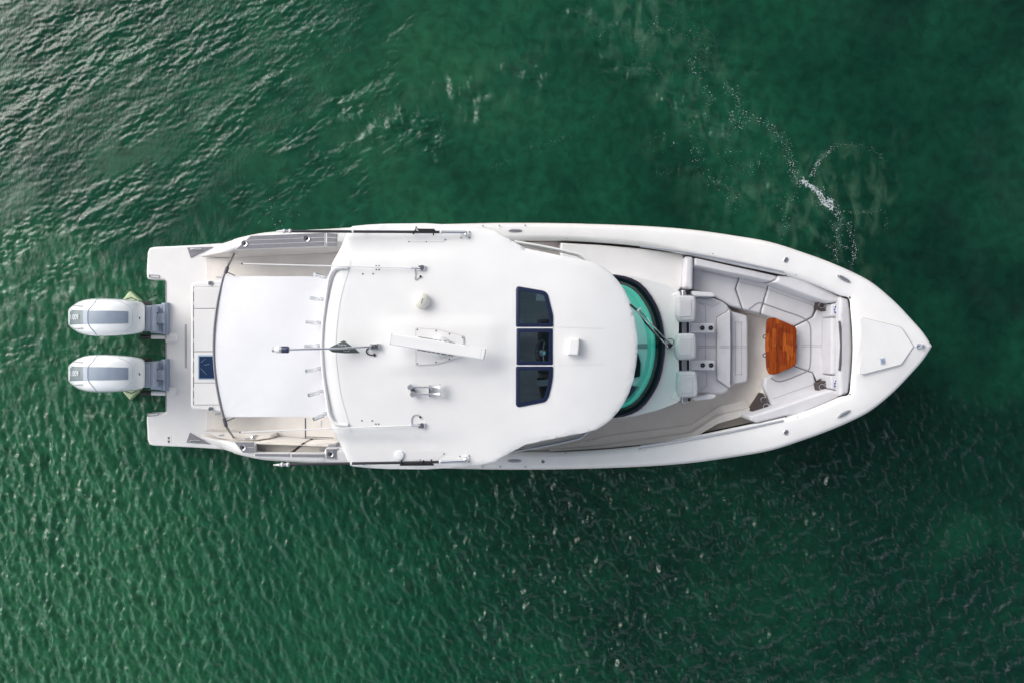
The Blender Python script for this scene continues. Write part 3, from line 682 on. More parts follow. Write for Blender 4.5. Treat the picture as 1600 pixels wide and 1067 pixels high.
def cap_(x, y, z, r, m='satin', name='deck_filler_cap'):
    o = part(MB().lathe(P(x, y, z - .01), [(r, 0), (r, .015), (r * .85, .02), (r * .8, .014)], 20), name, m)
    part(MB().box(P(x, y, z + .006), (r * 1.1, r * .3, .01), .6), 'slot', 'pipe', o)
cap_(1228, 407, 1.565, .045); cap_(1228, 675, 1.565, .045); cap_(*C(7, [(510, 846)])[0], 1.33, .036, 'steel')
cap_(*C(1, [(1160, 62)])[0], 1.16, .04, 'steel'); cap_(*C(1, [(1163, 1010)])[0], 1.16, .04, 'steel')
# anchor locker
hq = C(12, [(198, 350), (212, 341), (472, 405), (484, 414), (566, 538), (484, 658), (474, 664), (212, 731), (198, 722), (206, 540)])
line('locker_seam', hq + hq[:1], 1.7335, .014, 'stitch', h=.0015)
slab('anchor_locker_lid', hq, 1.66, 1.7375, 'cap', bev=.004)
slab('lid_latch', C(12, [(333, 620), (365, 617), (370, 657), (340, 660)]), 1.73, 1.756, 'brk', bev=.004)
slab('latch_pad', C(12, [(342, 628), (360, 626), (362, 648), (345, 650)]), 1.75, 1.764, 'brk2', bev=.003)
cap_(*C(12, [(599, 537)])[0], 1.74, .04, 'brk', 'bow_eye')
bo = slab('bow_light', C(12, [(623, 521), (638, 522), (652, 537), (638, 551), (623, 552)]), 1.70, 1.78, 'satin', bev=.012)
slab('lens', C(12, [(626, 527), (637, 529), (644, 537), (626, 537)]), 1.77, 1.786, 'seat', bo, bev=.004)
# fine deck screws round the bow opening
for x, y in C(8, [(298, 60), (378, 100), (760, 176), (704, 180), (1058, 300), (1060, 306), (1082, 572), (704, 963), (768, 964), (1060, 838), (143, 70)]) + C(6, [(68, 62), (188, 60), (378, 58)]) + C(7, [(66, 886), (195, 889), (380, 889)]):
    z = 1.56 if x > 1150 else (1.47 if x > 1000 else 1.325)
    z = 1.64 if x > 1310 else z
    part(MB().lathe(P(x, y, z), [(.009, -.02), (.008, .012)], 8), 'screw', 'pipe')
# toe rails on the inner gunwale
for f in (0, 1):
    q = [(1000, 385), (1060, 393), (1110, 401.5), (1160, 411.5), (1224, 425.5)]; zz = (1.41, 1.45, 1.48, 1.51, 1.56)
    q = mir(q) if f else q
    part(MB().tube([P(x, y, z) for (x, y), z in zip(q, zz)], .017, 8), 'toe_rail', 'satin')
for q in C(6, [(680, 155), (1226, 190)]) + C(7, [(676, 789), (1224, 756)]):
    part(MB().box(P(*q, 1.385), (.05, .015, .012), 0), 'snap_eye', 'satin')
# cockpit coaming pads with rod holders
def pad_strip(name, outline, z, cuts, m='pad'):
    base_ = slab(name, outline, z - .02, z + .006, 'white', bev=.003); return base_
zc = 1.302
def quadpad(a, b_, c, d, n_, gap=.05, z=zc, parent=None):
    """planked foam pad between edges a-b (outer) and d-c (inner)"""
    base_ = slab('coaming_pad', [a, b_, c, d], z - .02, z + .004, 'white', parent, bev=.002)
    for i in range(n_):
        t0 = (i + gap) / n_; t1 = (i + 1 - gap) / n_
        L = lambda p, q, t: (p[0] + (q[0] - p[0]) * t, p[1] + (q[1] - p[1]) * t)
        w = .012
        A, B, B2, A2 = L(a, d, t0), L(b_, c, t0), L(b_, c, t1), L(a, d, t1)
        slab('pad_plank', [L(A, B, w), L(B, A, w), L(B2, A2, w), L(A2, B2, w)], z, z + .010, 'pad', base_, bev=.002, seg=1)
    return base_
def rod_ring(x, y, z, r=.05):
    o = part(MB().lathe(P(x, y, z), [(r, -.03), (r, .004), (r * .92, .010), (r * .62, .006), (r * .6, .0)], 20), 'rod_holder', 'steel')
    part(MB().lathe(P(x + 1, y + .5, z), [(r * .58, -.01), (r * .58, .004)], 14), 'bore', 'black', o)
quadpad(*C(2, [(805, 135), (1355, 112), (1355, 210), (692, 236)]), 3, .07)
quadpad(*C(2, [(1368, 112), (1440, 118), (1440, 215), (1368, 216)]), 3, .07)
for q in C(2, [(762, 193), (1220, 157)]): rod_ring(*q, zc + .012)
quadpad(*C(3, [(712, 411), (854, 411), (854, 490), (776, 490)]), 2)
rod_ring(*C(3, [(774, 450)])[0], zc + .012)
# starboard boarding door
door = slab('boarding_door', C(3, [(862, 412), (980, 396), (1212, 412), (1112, 490), (862, 490)]), .62, 1.05, 'cream', bev=.015)
slab('boarding_door', C(3, [(1226, 418), (1440, 418), (1440, 492), (1128, 492)]), .62, 1.10, 'cream', bev=.015)
for q in ([(856, 489), (1110, 491), (1110, 524), (860, 519)], [(1119, 491), (1357, 491), (1357, 530), (1119, 526)]):
    quadpad(*C(3, q), 1, .2)
line('door_gap', C(3, [(1115, 494), (1160, 455), (1216, 416)]), 1.11, .022, 'black')
slab('door_post', C(3, [(1366, 455), (1452, 455), (1448, 540), (1366, 540)]), .9, zc, 'vinyl', bev=.02)
slab('post_pad', C(3, [(1370, 462), (1442, 462), (1440, 530), (1370, 530)]), zc - .02, zc + .008, 'pad', bev=.004)
slab('post_shade', C(3, [(1385, 432), (1440, 432), (1452, 458), (1366, 458)]), .9, 1.2, 'ribbon', bev=.02)  # dark piece standing in for the shadow at the door post
rod_ring(*C(3, [(1401, 497)])[0], zc + .012)
part(MB().box(P(*C(3, [(1345, 462)])[0], 1.13), (.10, .03, .04), .1), 'door_latch', 'satin')
slab('coaming_ledge', C(3, [(490, 336), (980, 358), (980, 384), (862, 402), (705, 402), (590, 382)]), .58, .92, 'cream', bev=.02)
for q in ((620, 362), (805, 386), (862, 366)): part(MB().box(P(*C(3, [q])[0], .925), (.07, .02, .02), .1), 'hinge', 'satin')
part(MB().lathe(P(*C(3, [(846, 382)])[0], .92), [(.035, 0), (.03, .02), (.012, .03)], 14), 'latch_knob', 'steel')
line('floor_seam', C(3, [(1222, 240), (1222, 384)]), .586, .022, 'pipe', h=.001); line('floor_seam', C(3, [(1226, 374), (1420, 382)]), .586, .012, 'pipe', h=.001)
slab('floor_latch', C(3, [(1315, 258), (1335, 258), (1335, 296), (1315, 296)]), .58, .594, 'white', bev=.003)
# transom bench with lids
slab('transom_bench', C(1, [(1005, 75), (1030, 52), (1200, 38), (1290, 30), (1290, 1040), (1200, 1030), (1030, 1018), (1005, 995)]), .55, 1.15, 'cap', bev=.035, r=.04)
for q in ([(1033, 93), (1215, 93), (1190, 252), (1033, 252)], [(1033, 258), (1190, 258), (1172, 575), (1033, 575)], [(1033, 582), (1172, 582), (1185, 812), (1033, 812)], [(1033, 818), (1188, 818), (1212, 979), (1033, 979)]):
    q2 = [(x + (60 if x > 1100 else 0), y) for x, y in q]
    slab('bench_lid', C(1, q2), 1.13, 1.166, 'cap', bev=.006)
line('lid_seam', C(1, [(1031, 92), (1031, 980)]), 1.152, .016, 'pipe', h=.002)
for y in (92, 255, 578.5, 815, 980): line('lid_seam', C(1, [(1031, y), (1240, y)]), 1.151, .012, 'stitch', h=.002)
for y in (115, 215, 335, 495, 640, 755, 860, 940): part(MB().box(P(*C(1, [(1030, y)])[0], 1.155), (.014, .055, .012)), 'hinge', 'satin')
s_ = slab('bait_tank_lid', C(1, [(1062, 603), (1240, 603), (1240, 788), (1062, 788)]), 1.15, 1.174, 'screen2', bev=.006, r=.02)
slab('tinted_window', C(1, [(1072, 614), (1240, 614), (1240, 779), (1072, 779)]), 1.17, 1.182, 'screen', s_, bev=.003)
for q in ([(1085, 660), (1120, 632)], [(1085, 705), (1130, 752)], [(1110, 680), (1150, 672)]): line('window_scratch', C(1, q), 1.182, .004, 'brk2', s_, h=.001)
slab('step_slot', C(1, [(963, 378), (978, 370), (978, 705), (963, 698)]), .5, .568, 'stitch', bev=.004)
for q in ([(555, 442), (592, 438)],): part(MB().box(P(*C(2, [(575, 441)])[0], .95), (.08, .03, .03)), 'gate_hinge', 'satin')
part(MB().box(P(*C(3, [(595, 212)])[0], .95), (.08, .03, .03), .1), 'gate_hinge', 'satin')
# ------------------------------------------------------------------ bow sofa
sofa = empty('bow_sofa', P(1250, 541, .72), 'pale grey U-shaped upholstered sofa with charcoal piping around the wooden table', 'sofa')
def cush(name, n_, pts, z0, z1, m='vinyl', parent=None, bev=.035, r=.03, shrink=.004):
    q = inset(ccw(XY(C(n_, pts), z1)), shrink)
    return part(MB().slab(q, z0, z1, bev, 5, r), name, m, parent or sofa)
def tline(n_, pts, z, w, m, parent, name='seam', sm=0):
    q = C(n_, pts); q = spline(q, sm) if sm else q
    return part(MB().ribbon(px3(q, z), w, .004), name, m, parent)
ZS = 1.10
slab('sofa_base', C(8, [(180, 130), (620, 225), (890, 320), (955, 340), (1000, 420), (1000, 720), (955, 805), (885, 835), (630, 918), (505, 960), (585, 790), (590, 745), (755, 690), (765, 460), (560, 400), (460, 372), (300, 305), (185, 262)]), .71, .98, 'cream', sofa, bev=.02)
cA = cush('seat_cushion', 8, [(190, 120), (450, 176), (425, 255), (465, 370), (400, 352), (310, 300), (184, 262)], .96, ZS)
cB = cush('seat_cushion', 8, [(450, 176), (615, 216), (563, 394), (500, 378), (465, 370), (427, 255)], .96, ZS)
cC = cush('seat_cushion', 8, [(615, 216), (888, 314), (852, 412), (750, 464), (563, 394)], .96, ZS)
cD = cush('seat_cushion', 8, [(752, 464), (855, 412), (878, 362), (950, 392), (955, 560), (952, 732), (878, 768), (857, 720), (752, 682), (764, 640), (764, 500)], .96, ZS)
cE = cush('seat_cushion', 8, [(588, 745), (752, 682), (857, 720), (888, 826), (625, 918), (580, 790)], .96, ZS)
for q in ([(450, 176), (430, 232), (425, 256), (465, 370)], [(615, 216), (598, 290), (563, 394)], [(888, 314), (868, 375), (850, 412), (830, 424), (750, 464)], [(752, 682), (840, 712), (858, 728), (888, 826)]):
    tline(8, q, ZS - .028, .026, 'pipe', sofa, 'piping')
tline(8, [(497, 370), (552, 333), (600, 345), (700, 380), (780, 408), (822, 432), (840, 470), (842, 560), (840, 665), (828, 703), (770, 733), (670, 768), (620, 746)], ZS + .001, .024, 'ribbon', sofa, 'accent_band', 3)
for q in ([(228, 140), (238, 158), (438, 203)], [(446, 218), (605, 256)], [(612, 262), (870, 352)], [(905, 432), (904, 560), (907, 705)], [(905, 432), (945, 424)], [(907, 705), (945, 716)], [(632, 862), (872, 778)]):
    tline(8, q, ZS + .001, .008, 'stitch', sofa, 'stitching')
for y in (566, 575): tline(8, [(790, y), (948, y)], ZS + .001, .006, 'stitch', sofa, 'stitching')
# backs
cush('backrest', 8, [(145, 70), (192, 74), (189, 262), (135, 250)], .9, 1.44, 'vinyl', r=.04, bev=.05)
cush('side_bolster', 8, [(196, 78), (660, 180), (655, 200), (620, 217), (560, 203), (196, 128)], .98, 1.43, 'vinyl', bev=.055)
cush('side_bolster', 8, [(662, 180), (700, 182), (760, 186), (840, 210), (925, 250), (1014, 298), (1012, 326), (952, 336), (885, 316), (625, 219), (655, 202)], .98, 1.50, 'vinyl', bev=.055)
cush('side_bolster', 8, [(502, 958), (620, 922), (885, 832), (955, 810), (1008, 824), (1004, 856), (905, 905), (775, 955), (705, 961), (545, 1000), (510, 985)], .98, 1.50, 'vinyl', bev=.055)
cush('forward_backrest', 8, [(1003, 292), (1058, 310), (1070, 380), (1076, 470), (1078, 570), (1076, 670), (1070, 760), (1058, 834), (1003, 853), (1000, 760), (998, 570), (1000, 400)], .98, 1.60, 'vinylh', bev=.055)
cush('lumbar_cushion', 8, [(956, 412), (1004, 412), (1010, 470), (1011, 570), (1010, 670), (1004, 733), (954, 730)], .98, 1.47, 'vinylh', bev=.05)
cush('grab_slot', 8, [(1001, 434), (1008, 430), (1015, 470), (1016, 570), (1015, 670), (1008, 712), (1001, 706), (1006, 570)], 1.5, 1.608, 'pipe', bev=.004, r=.005)
for f, q in ((0, [(955, 338), (1012, 326), (1012, 412), (955, 412)]), (1, [(952, 733), (1010, 733), (1010, 826), (955, 810)])):
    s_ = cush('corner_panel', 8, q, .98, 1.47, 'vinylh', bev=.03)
    yy = 368 if not f else 775
    sp = part(MB().lathe(P(*C(8, [(977, yy)])[0], 1.275), [(.06, 0), (.06, .008), (.05, .012)], 18), 'speaker', 'vinyl', s_) if False else None
    for k in range(9):
        part(MB().lathe(P(*C(8, [(977 + random.uniform(-3.5, 5), yy + (k - 4) * 4.8)])[0], 1.468), [(.012 + .008 * random.random(), 0), (.01, .006)], 8), 'speaker_light', 'blue' if k % 3 else 'white', s_)
for q in ([(1012, 402), (1030, 385), (1060, 372)], [(1012, 408), (1035, 395), (1062, 392)], [(1012, 740), (1035, 752), (1060, 770)], [(1012, 733), (1040, 742), (1062, 752)]):
    tline(8, q, 1.595, .007, 'stitch', sofa, 'stitching')
# cup holder trays
def cup(x, y, z, r, parent, m='brown'):
    o = part(MB().lathe(P(x, y, z), [(r, -.01), (r * 1.04, .004), (r, .010), (r * .84, .008), (r * .82, -.004)], 22), 'cup_rim', 'steel' if m == 'brown' else 'satin', parent)
    part(MB().lathe(P(x, y, z), [(r * .8, -.03), (r * .8, .001), (r * .1, .0015)], 18), 'cup_well', m, parent)
for q, cups in (([(890, 318), (950, 334), (950, 386), (878, 362)], ((902, 347), (934, 356))), ([(878, 778), (948, 756), (951, 806), (888, 828)], ((903, 797), (935, 784))), ([(580, 833), (612, 915), (503, 953)], ((579, 869), (593, 905)))):
    zt_ = 1.26 if q[0][0] > 700 else 1.16
    t = slab('cup_holder_tray', C(8, q), .9, zt_, 'brown', sofa, bev=.006)
    for c in cups: cup(*C(8, [c])[0], zt_ + .005, .047, sofa)
for q in ([(915, 326), (955, 330)], [(905, 822), (950, 808)]): part(MB().tube([P(*c, 1.30) for c in C(8, q)], .008, 6), 'tray_handle', 'steel', sofa)

# ------------------------------------------------------------------ triple lounge seat in front of the console
seat = empty('lounge_seat', P(1110, 541, .72), 'pale grey triple forward-facing lounge seat with three headrests in front of windshield', 'seat')
slab('seat_base', C(9, [(140, 130), (400, 140), (540, 235), (640, 280), (640, 820), (540, 880), (420, 935), (140, 990)]), .71, .92, 'cream', seat, bev=.03)
cush('seat_cushion', 9, [(150, 128), (400, 136), (470, 162), (520, 195), (541, 235), (545, 560), (543, 880), (525, 915), (480, 940), (430, 942), (330, 938), (150, 932)], .9, 1.12, 'vinyl', seat, bev=.05, r=.02)
cush('front_bolster', 9, [(428, 302), (535, 236), (544, 246), (547, 560), (544, 878), (533, 888), (428, 815)], 1.0, 1.17, 'vinyl2', seat, bev=.035, r=.02)
tline(9, [(540, 232), (428, 299), (426, 560), (427, 818), (536, 890)], 1.135, .022, 'ribbon', seat, 'accent_band')
cush('leg_rest', 9, [(546, 244), (640, 268), (685, 286), (692, 340), (693, 560), (692, 790), (685, 836), (546, 866)], .85, 1.02, 'vinyl', seat, bev=.04)
for q in ([(582, 340), (582, 770)], [(632, 340), (632, 770)], [(575, 340), (640, 340)], [(575, 772), (640, 772)]): tline(9, q, 1.021, .007, 'stitch', seat, 'stitching')
for y in (537, 551): tline(9, [(450, y), (535, y)], 1.171, .006, 'stitch', seat, 'stitching'); tline(9, [(262, y), (420, y)], 1.121, .006, 'stitch', seat, 'stitching'); tline(9, [(552, y), (684, y)], 1.021, .006, 'stitch', seat, 'stitching')
for q in ([(280, 180), (330, 205), (335, 345)], [(270, 170), (395, 210), (455, 175)], [(333, 440), (333, 650)], [(342, 745), (345, 870), (290, 900)]): tline(9, q, 1.121, .007, 'stitch', seat, 'stitching')
# grey back rail behind the headrests
slab('back_rail', C(9, [(135, 70), (208, 80), (208, 985), (160, 1020), (135, 1000)]), .71, 1.38, 'satin', seat, bev=.02)
for q in ([(176, 342), (196, 342), (196, 428), (176, 428)], [(178, 655), (198, 655), (198, 738), (178, 738)], [(165, 75), (205, 80), (205, 112), (175, 112)], [(190, 968), (210, 968), (206, 995), (186, 995)]):
    slab('rail_slot', C(9, q), 1.3, 1.388, 'black', seat, bev=.004)
for q in ([(205, 346), (408, 346), (412, 430), (205, 430)], [(205, 654), (410, 654), (414, 738), (205, 738)]):
    a = cush('armrest', 9, q, 1.0, 1.36, 'vinyl2', seat, bev=.02, r=.02)
    yc = (q[0][1] + q[2][1]) / 2
    for x in (306, 376):
        x2 = x + (3 if yc > 500 else 0)
        part(MB().lathe(P(*C(9, [(x2, yc)])[0], 1.36), [(.043, -.02), (.043, .004), (.038, .009), (.033, .003)], 20), 'cup_rim', 'satin', a)
        part(MB().lathe(P(*C(9, [(x2, yc)])[0], 1.36), [(.034, -.01), (.034, .0055), (.01, .006)], 18), 'cup_well', 'black', a)
        part(MB().lathe(P(*C(9, [(x2, yc)])[0], 1.366), [(.007, -.01), (.006, .003)], 8), 'drain', 'satin', a)
cush('side_armrest', 9, [(205, 84), (225, 76), (300, 82), (400, 93), (416, 112), (412, 132), (230, 126)], 1.05, 1.38, 'vinyl2', seat, bev=.03)
cush('side_armrest', 9, [(215, 968), (400, 934), (424, 940), (426, 962), (400, 978), (245, 993)], 1.05, 1.38, 'vinyl2', seat, bev=.03)
for q in ([(95, 112), (250, 116), (262, 150), (262, 225), (254, 336), (110, 338), (88, 290), (84, 240)], [(98, 430), (250, 430), (261, 470), (262, 600), (252, 646), (100, 656), (84, 600), (80, 520)], [(104, 746), (262, 744), (275, 850), (277, 935), (262, 962), (125, 970), (98, 935), (94, 840)]):
    x0 = min(p[0] for p in q); y0 = min(p[1] for p in q); y1 = max(p[1] for p in q)
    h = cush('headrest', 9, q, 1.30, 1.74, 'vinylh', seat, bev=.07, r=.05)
    cush('headrest_panel', 9, [(x0 + 30, y0 + 36), (x0 + 136, y0 + 36), (x0 + 136, y1 - 42), (x0 + 24, y1 - 36)], 1.70, 1.752, 'vinylh', h, bev=.012, r=.02)
    tline(9, [(x0 + 136, y0 + 36), (x0 + 168, y0 + 12)], 1.728, .008, 'stitch', h, 'stitching'); tline(9, [(x0 + 136, y1 - 42), (x0 + 165, y1 - 12)], 1.728, .008, 'stitch', h, 'stitching')

# ------------------------------------------------------------------ varnished table
tab = empty('bow_table', P(1220, 541, .72), 'varnished orange-brown teak table with angled ends between the bow sofa cushions', 'table')
ZT = 1.27
tq = ccw(rnd(ccw(XY(C(8, [(603, 418), (640, 413), (757, 464), (764, 484), (762, 664), (752, 682), (642, 730), (610, 727), (597, 690), (591, 570), (596, 450)]), ZT)), .03, 3))
part(MB().slab(inset(tq, .004), ZT - .045, ZT - .005, .006), 'table_core', TEAK[0], tab)
def clip(poly, a, b, keep):       # keep the side of x or y
    out = []; n_ = len(poly)
    for i in range(n_):
        p, q = poly[i], poly[(i + 1) % n_]; ip, iq = (p[a] - b) * keep >= 0, (q[a] - b) * keep >= 0
        if ip: out.append(p)
        if ip != iq:
            t = (b - p[a]) / (q[a] - p[a]); out.append((p[0] + (q[0] - p[0]) * t, p[1] + (q[1] - p[1]) * t))
    return out
xs = np.linspace(min(p[0] for p in tq), max(p[0] for p in tq), 10)
for i in range(9):
    col_ = clip(clip(tq, 0, xs[i], 1), 0, xs[i + 1], -1)
    if len(col_) < 3: continue
    y = min(p[1] for p in col_) - random.uniform(0, .2); top = max(p[1] for p in col_)
    while y < top:
        y2 = y + random.uniform(.16, .34); pc = clip(clip(col_, 1, y, 1), 1, y2, -1)
        if len(pc) >= 3 and abs(area(pc)) > 2e-4:
            part(MB().slab(inset(ccw(pc), .0007), ZT - .02, ZT + random.uniform(-.0006, .0006), .0015, 1), 'stave', random.choices(TEAK, (2, 4, 2, 3))[0], tab)
        y = y2
part(MB().lathe(P(1218, 541, .73), [(.14, 0), (.14, .02), (.05, .04), (.045, .48), (.11, .5)], 20), 'pedestal', 'steel', tab)
for q in C(8, [(589, 520), (589, 622)]): part(MB().tube([P(*q, ZT - .03) + Vector((.035 * math.cos(t), .03 * math.sin(t), 0)) for t in [k * math.pi / 6 for k in range(13)]], .008, 6), 'latch', 'pipe', tab)

# ------------------------------------------------------------------ cockpit awning
aw = empty('cockpit_awning', P(425, 541, .59), 'white fabric awning stretched over the aft cockpit on a curved grey bow', 'awning')
AZ = 2.74
def aw_edge(v):                       # v in -1..1 across; aft edge curve
    return 333.3 + 15.5 * abs(v) ** 2
rows = []
for i in range(61):
    t = i / 60; row = []
    for j in range(81):
        v = -1 + 2 * j / 80; x = aw_edge(v) + (522 - aw_edge(v)) * t; y = 541.5 + v * (109.5 - .5 * t)
        row.append(P(x, y, AZ + .05 * (1 - v * v) + .02 * math.sin(t * 3.14) + .004 * math.sin(9 * t + 4 * v) + .10 * t + .002 * math.sin(16 * math.atan2(1 - abs(v), t + .02)) * math.exp(-2.2 * math.hypot(t, 1 - abs(v))) + .0015 * math.sin(14 * math.atan2(1 - abs(v), 1.02 - t)) * math.exp(-3 * math.hypot(1 - t, 1 - abs(v)))))
    rows.append(row)
canopy = MB().strip(rows)
part(canopy, 'fabric', 'fabric', aw, angle=180)
hem = [P(aw_edge(v / 20) + (522 - aw_edge(v / 20)) * .003, 541.5 + v / 20 * 109.5, AZ + .055 * (1 - (v / 20) ** 2)) for v in range(-20, 21)]
hemx = [P(355.5, 418.5, AZ)] + [P(351.5, 427, AZ)] + hem[::1] + [P(351.5, 656, AZ)] + [P(354, 664.5, AZ)]
part(MB().tube(hemx, .017, 8), 'bow_tube', 'tube', aw)
for f, q in ((0, C(2, [(622, 412), (638, 367)])), (1, C(3, [(640, 242), (655, 298)]))):
    part(MB().tube([P(*q[0], AZ + .01), P(*q[1], AZ)], .026, 8), 'end_fitting', 'pipe', aw)
    w = C(2, [(632, 402), (690, 428)]) if not f else C(3, [(660, 262), (714, 238)])
    part(MB().tube([P(*w[0], AZ), P(*w[1], AZ + .05)], .008, 6), 'strap', 'pipe', aw)
    part(MB().tube([P(*q[1], AZ), P(366, 397 if not f else 685, .62)], .016, 8), 'pole', 'carbon', aw)
part(MB().ribbon([P(337, 541, AZ + .058), P(420, 541, AZ + .11), P(505, 541, AZ + .142)], .012, .002), 'fabric_seam', 'white', aw)

# ------------------------------------------------------------------ hardtop equipment
def rz(px, py): return on_roof(px, py)
# radar
rc = C('rad', [(465, 545)])[0]; base_p = on_roof(*rc)
rad = empty('radar_scanner', base_p, 'white open-array radar bar turned slightly on its roof plate', 'radar')
rp = C('rad', [(265, 388), (440, 398), (662, 455), (662, 622), (440, 684), (265, 696)])
rpw = ccw(XY(rp, base_p.z + .02)); part(MB().slab(rpw, base_p.z - .03, base_p.z + .016, .006, 3, .02), 'mounting_plate', 'cap', rad)
part(MB().ribbon([P(x, y, base_p.z + .012) for x, y in rp + rp[:1]], .012, .006), 'plate_edge', 'faint', rad)
for q in C('rad', [(278, 401), (434, 410), (546, 437), (654, 467), (545, 644), (433, 671), (277, 681)]): part(MB().lathe(P(*q, base_p.z + .014), [(.011, 0), (.009, .008)], 8), 'screw', 'pipe', rad)
part(MB().lathe(P(*rc, base_p.z + .01), [(.15, 0), (.145, .04), (.12, .10), (.09, .17), (.08, .20)], 28), 'pedestal', 'cap', rad)
bq = C('rad', [(48, 425), (850, 556), (847, 600), (832, 656), (34, 523)]); bz = base_p.z + .30
arr = part(MB().slab(XY(bq, bz), base_p.z + .20, bz, .02, 4), 'array_bar', 'gel', rad)
for q in ([(66, 432), (48, 528)], [(815, 556), (800, 652)]): part(MB().ribbon([P(x, y, bz - .001) for x, y in C('rad', q)], .008, .002), 'end_seam', 'faint', arr)
for t in (.02, .12, .2, .3, .42, .55, .7, .9):
    for (a, e) in (((300, 468), (600, 517)), ((285, 566), (590, 616))):
        x, y = a[0] + (e[0] - a[0]) * t, a[1] + (e[1] - a[1]) * t
        part(MB().box(P(*C('rad', [(x, y)])[0], bz - .032), (random.choice((.03, .05, .07)), .022, .014), -.16), 'vent', 'pipe', arr)
# cream dome
dp = on_roof(*C('rad', [(318, 163)])[0])
dm = empty('dome_antenna', dp, 'round cream satellite dome on the hardtop near the radar', 'antenna')
part(MB().lathe(dp, [(.10, -.01), (.107, .02), (.108, .06), (.10, .095), (.08, .12), (.05, .135), (.02, .14)], 32), 'dome', 'dome', dm)
part(MB().box(P(*C('rad', [(316, 163)])[0], dp.z + .14), (.014, .075, .006), -.35), 'mark', 'ribbon', dm)
dp = on_roof(624, 710.3)
dd = empty('disc_antenna', dp, 'small pale disc antenna at the starboard hardtop edge', 'antenna')
part(MB().lathe(dp, [(.066, -.02), (.068, .015), (.06, .032), (.03, .04)], 24), 'disc', 'cowl', dd)
part(MB().lathe(dp, [(.035, -.05), (.035, -.01)], 12), 'stem', 'white', dd)
# twin trumpet horn
hp = on_roof(663, 610.5); hz = hp.z + .09
hn = empty('air_horn', hp, 'polished twin trumpet air horn on the hardtop', 'horn')
for y, x0 in ((604.5, 642), (615.5, 646)):
    a = P(x0, y, hz); e = P(688, y, hz); L = e.x - a.x
    part(MB().lathe(a, [(.012, 0), (.012, L * .35), (.014, L * .7), (.020, L * .86), (.030, L * .94), (.048, L), (.040, L * .985)], 16, (1, 0, 0)), 'trumpet', 'steel', hn)
    part(MB().lathe(a + Vector((-.01, 0, -.06)), [(.035, 0), (.04, .03), (.04, .075), (.03, .09)], 14), 'compressor', 'satin', hn)
part(MB().box(P(672, 610, hz - .045), (.03, .15, .09)), 'stand', 'steel', hn); part(MB().box(P(645, 610, hz - .05), (.04, .10, .10), .5), 'stand', 'pipe', hn)
# search light
sp = on_roof(896, 541.5)
sl_ = empty('search_light', sp, 'small white box-shaped search light on the hardtop ahead of the skylights', 'light')
part(MB().slab(ccw([(sp.x - .085, sp.y - .105), (sp.x + .06, sp.y - .115), (sp.x + .075, sp.y + .10), (sp.x - .06, sp.y + .105)]), sp.z - .03, sp.z + .11, .02), 'housing', 'gel', sl_)
part(MB().slab([(sp.x + .068, sp.y - .11), (sp.x + .085, sp.y - .11), (sp.x + .08, sp.y + .105), (sp.x + .062, sp.y + .11)], sp.z, sp.z + .10, .004), 'lens', 'satin', sl_)
part(MB().slab([(sp.x + .08, sp.y - .10), (sp.x + .10, sp.y - .10), (sp.x + .10, sp.y + .10), (sp.x + .085, sp.y + .10)], sp.z - .04, sp.z + .06, .006), 'bezel', 'gel', sl_)
# whip antennas
for f in (0, 1):
    bp = C(4, [(1140, 352)])[0] if not f else C(5, [(1140, 640)])[0]; tip = C(2, [(745, 341)])[0] if not f else C(3, [(755, 342)])[0]
    o = on_roof(*bp); z = o.z + .05
    an = empty('whip_antenna', o, 'long thin white whip antenna folded aft on the ' + ('port' if not f else 'starboard') + ' side of the hardtop', 'antenna', 'whip antennas on the hardtop')
    a = P(*bp, z); m_ = P(bp[0] - 110, bp[1] + (tip[1] - bp[1]) * .37, z + .03); e = P(*tip, z + .05)
    part(MB().tube([P(bp[0] - 8, bp[1], z), m_, e], .011, 8, r2=.0075), 'rod', 'white', an)
    part(MB().tube([a, P(bp[0] - 14, bp[1], z)], .015, 8), 'ferrule', 'satin', an)
    part(MB().lathe(e, [(.011, -.01), (.011, .012)], 8), 'tip', 'pipe', an)
    part(MB().box(o + Vector((.02, 0, .02)), (.09, .06, .05)), 'mount', 'steel', an); part(MB().box(o + Vector((.03, 0, .045)), (.03, .07, .02)), 'ratchet', 'pipe', an)
    cq = C(4, [(1105, 360), (1108, 400), (1105, 432), (1120, 430), (1142, 411)]) if not f else C(5, [(1085, 640), (1080, 600), (1095, 572), (1120, 568), (1140, 582)])
    part(MB().tube([on_roof(x, y, .010) for x, y in spline(cq, 4)], .005, 6), 'cable', 'ribbon', an); part(MB().lathe(on_roof(*cq[-1]), [(.016, 0), (.014, .02), (.006, .026)], 10), 'gland', 'black', an)
# light mast
o = on_roof(*C('flag', [(1360, 345)])[0]); z = o.z + .10
ms_ = empty('light_mast', o, 'folded steel mast with white stern light and navy collar lying over the awning', 'mast')
tp = C(5, [(230, 116)])[0]; bs = C('flag', [(1290, 345)])[0]
part(MB().tube([P(*bs, z), P(530, 544.3, z + .10), P(*tp, z + .22)], .014, 10), 'pole', 'steel', ms_)
part(MB().box(o + Vector((.01, 0, .03)), (.13, .08, .06)), 'hinge', 'satin', ms_); part(MB().box(o + Vector((0, 0, .065)), (.07, .05, .05), .2), 'knuckle', 'pipe', ms_); part(MB().box(o + Vector((.06, 0, .06)), (.02, .085, .03)), 'hinge_pin', 'steel', ms_)
x, y = C(5, [(202, 116)])[0]; c = P(x, y, z + .23); part(MB().lathe(c + Vector((-.05, 0, 0)), [(.04, 0), (.045, .01), (.045, .09), (.035, .10)], 16, (1, 0, 0)), 'collar', 'navy', ms_)
part(MB().lathe(c + Vector((-.05, 0, 0)), [(.047, -.002), (.047, .012)], 16, (1, 0, 0)), 'collar_ring', 'satin', ms_)
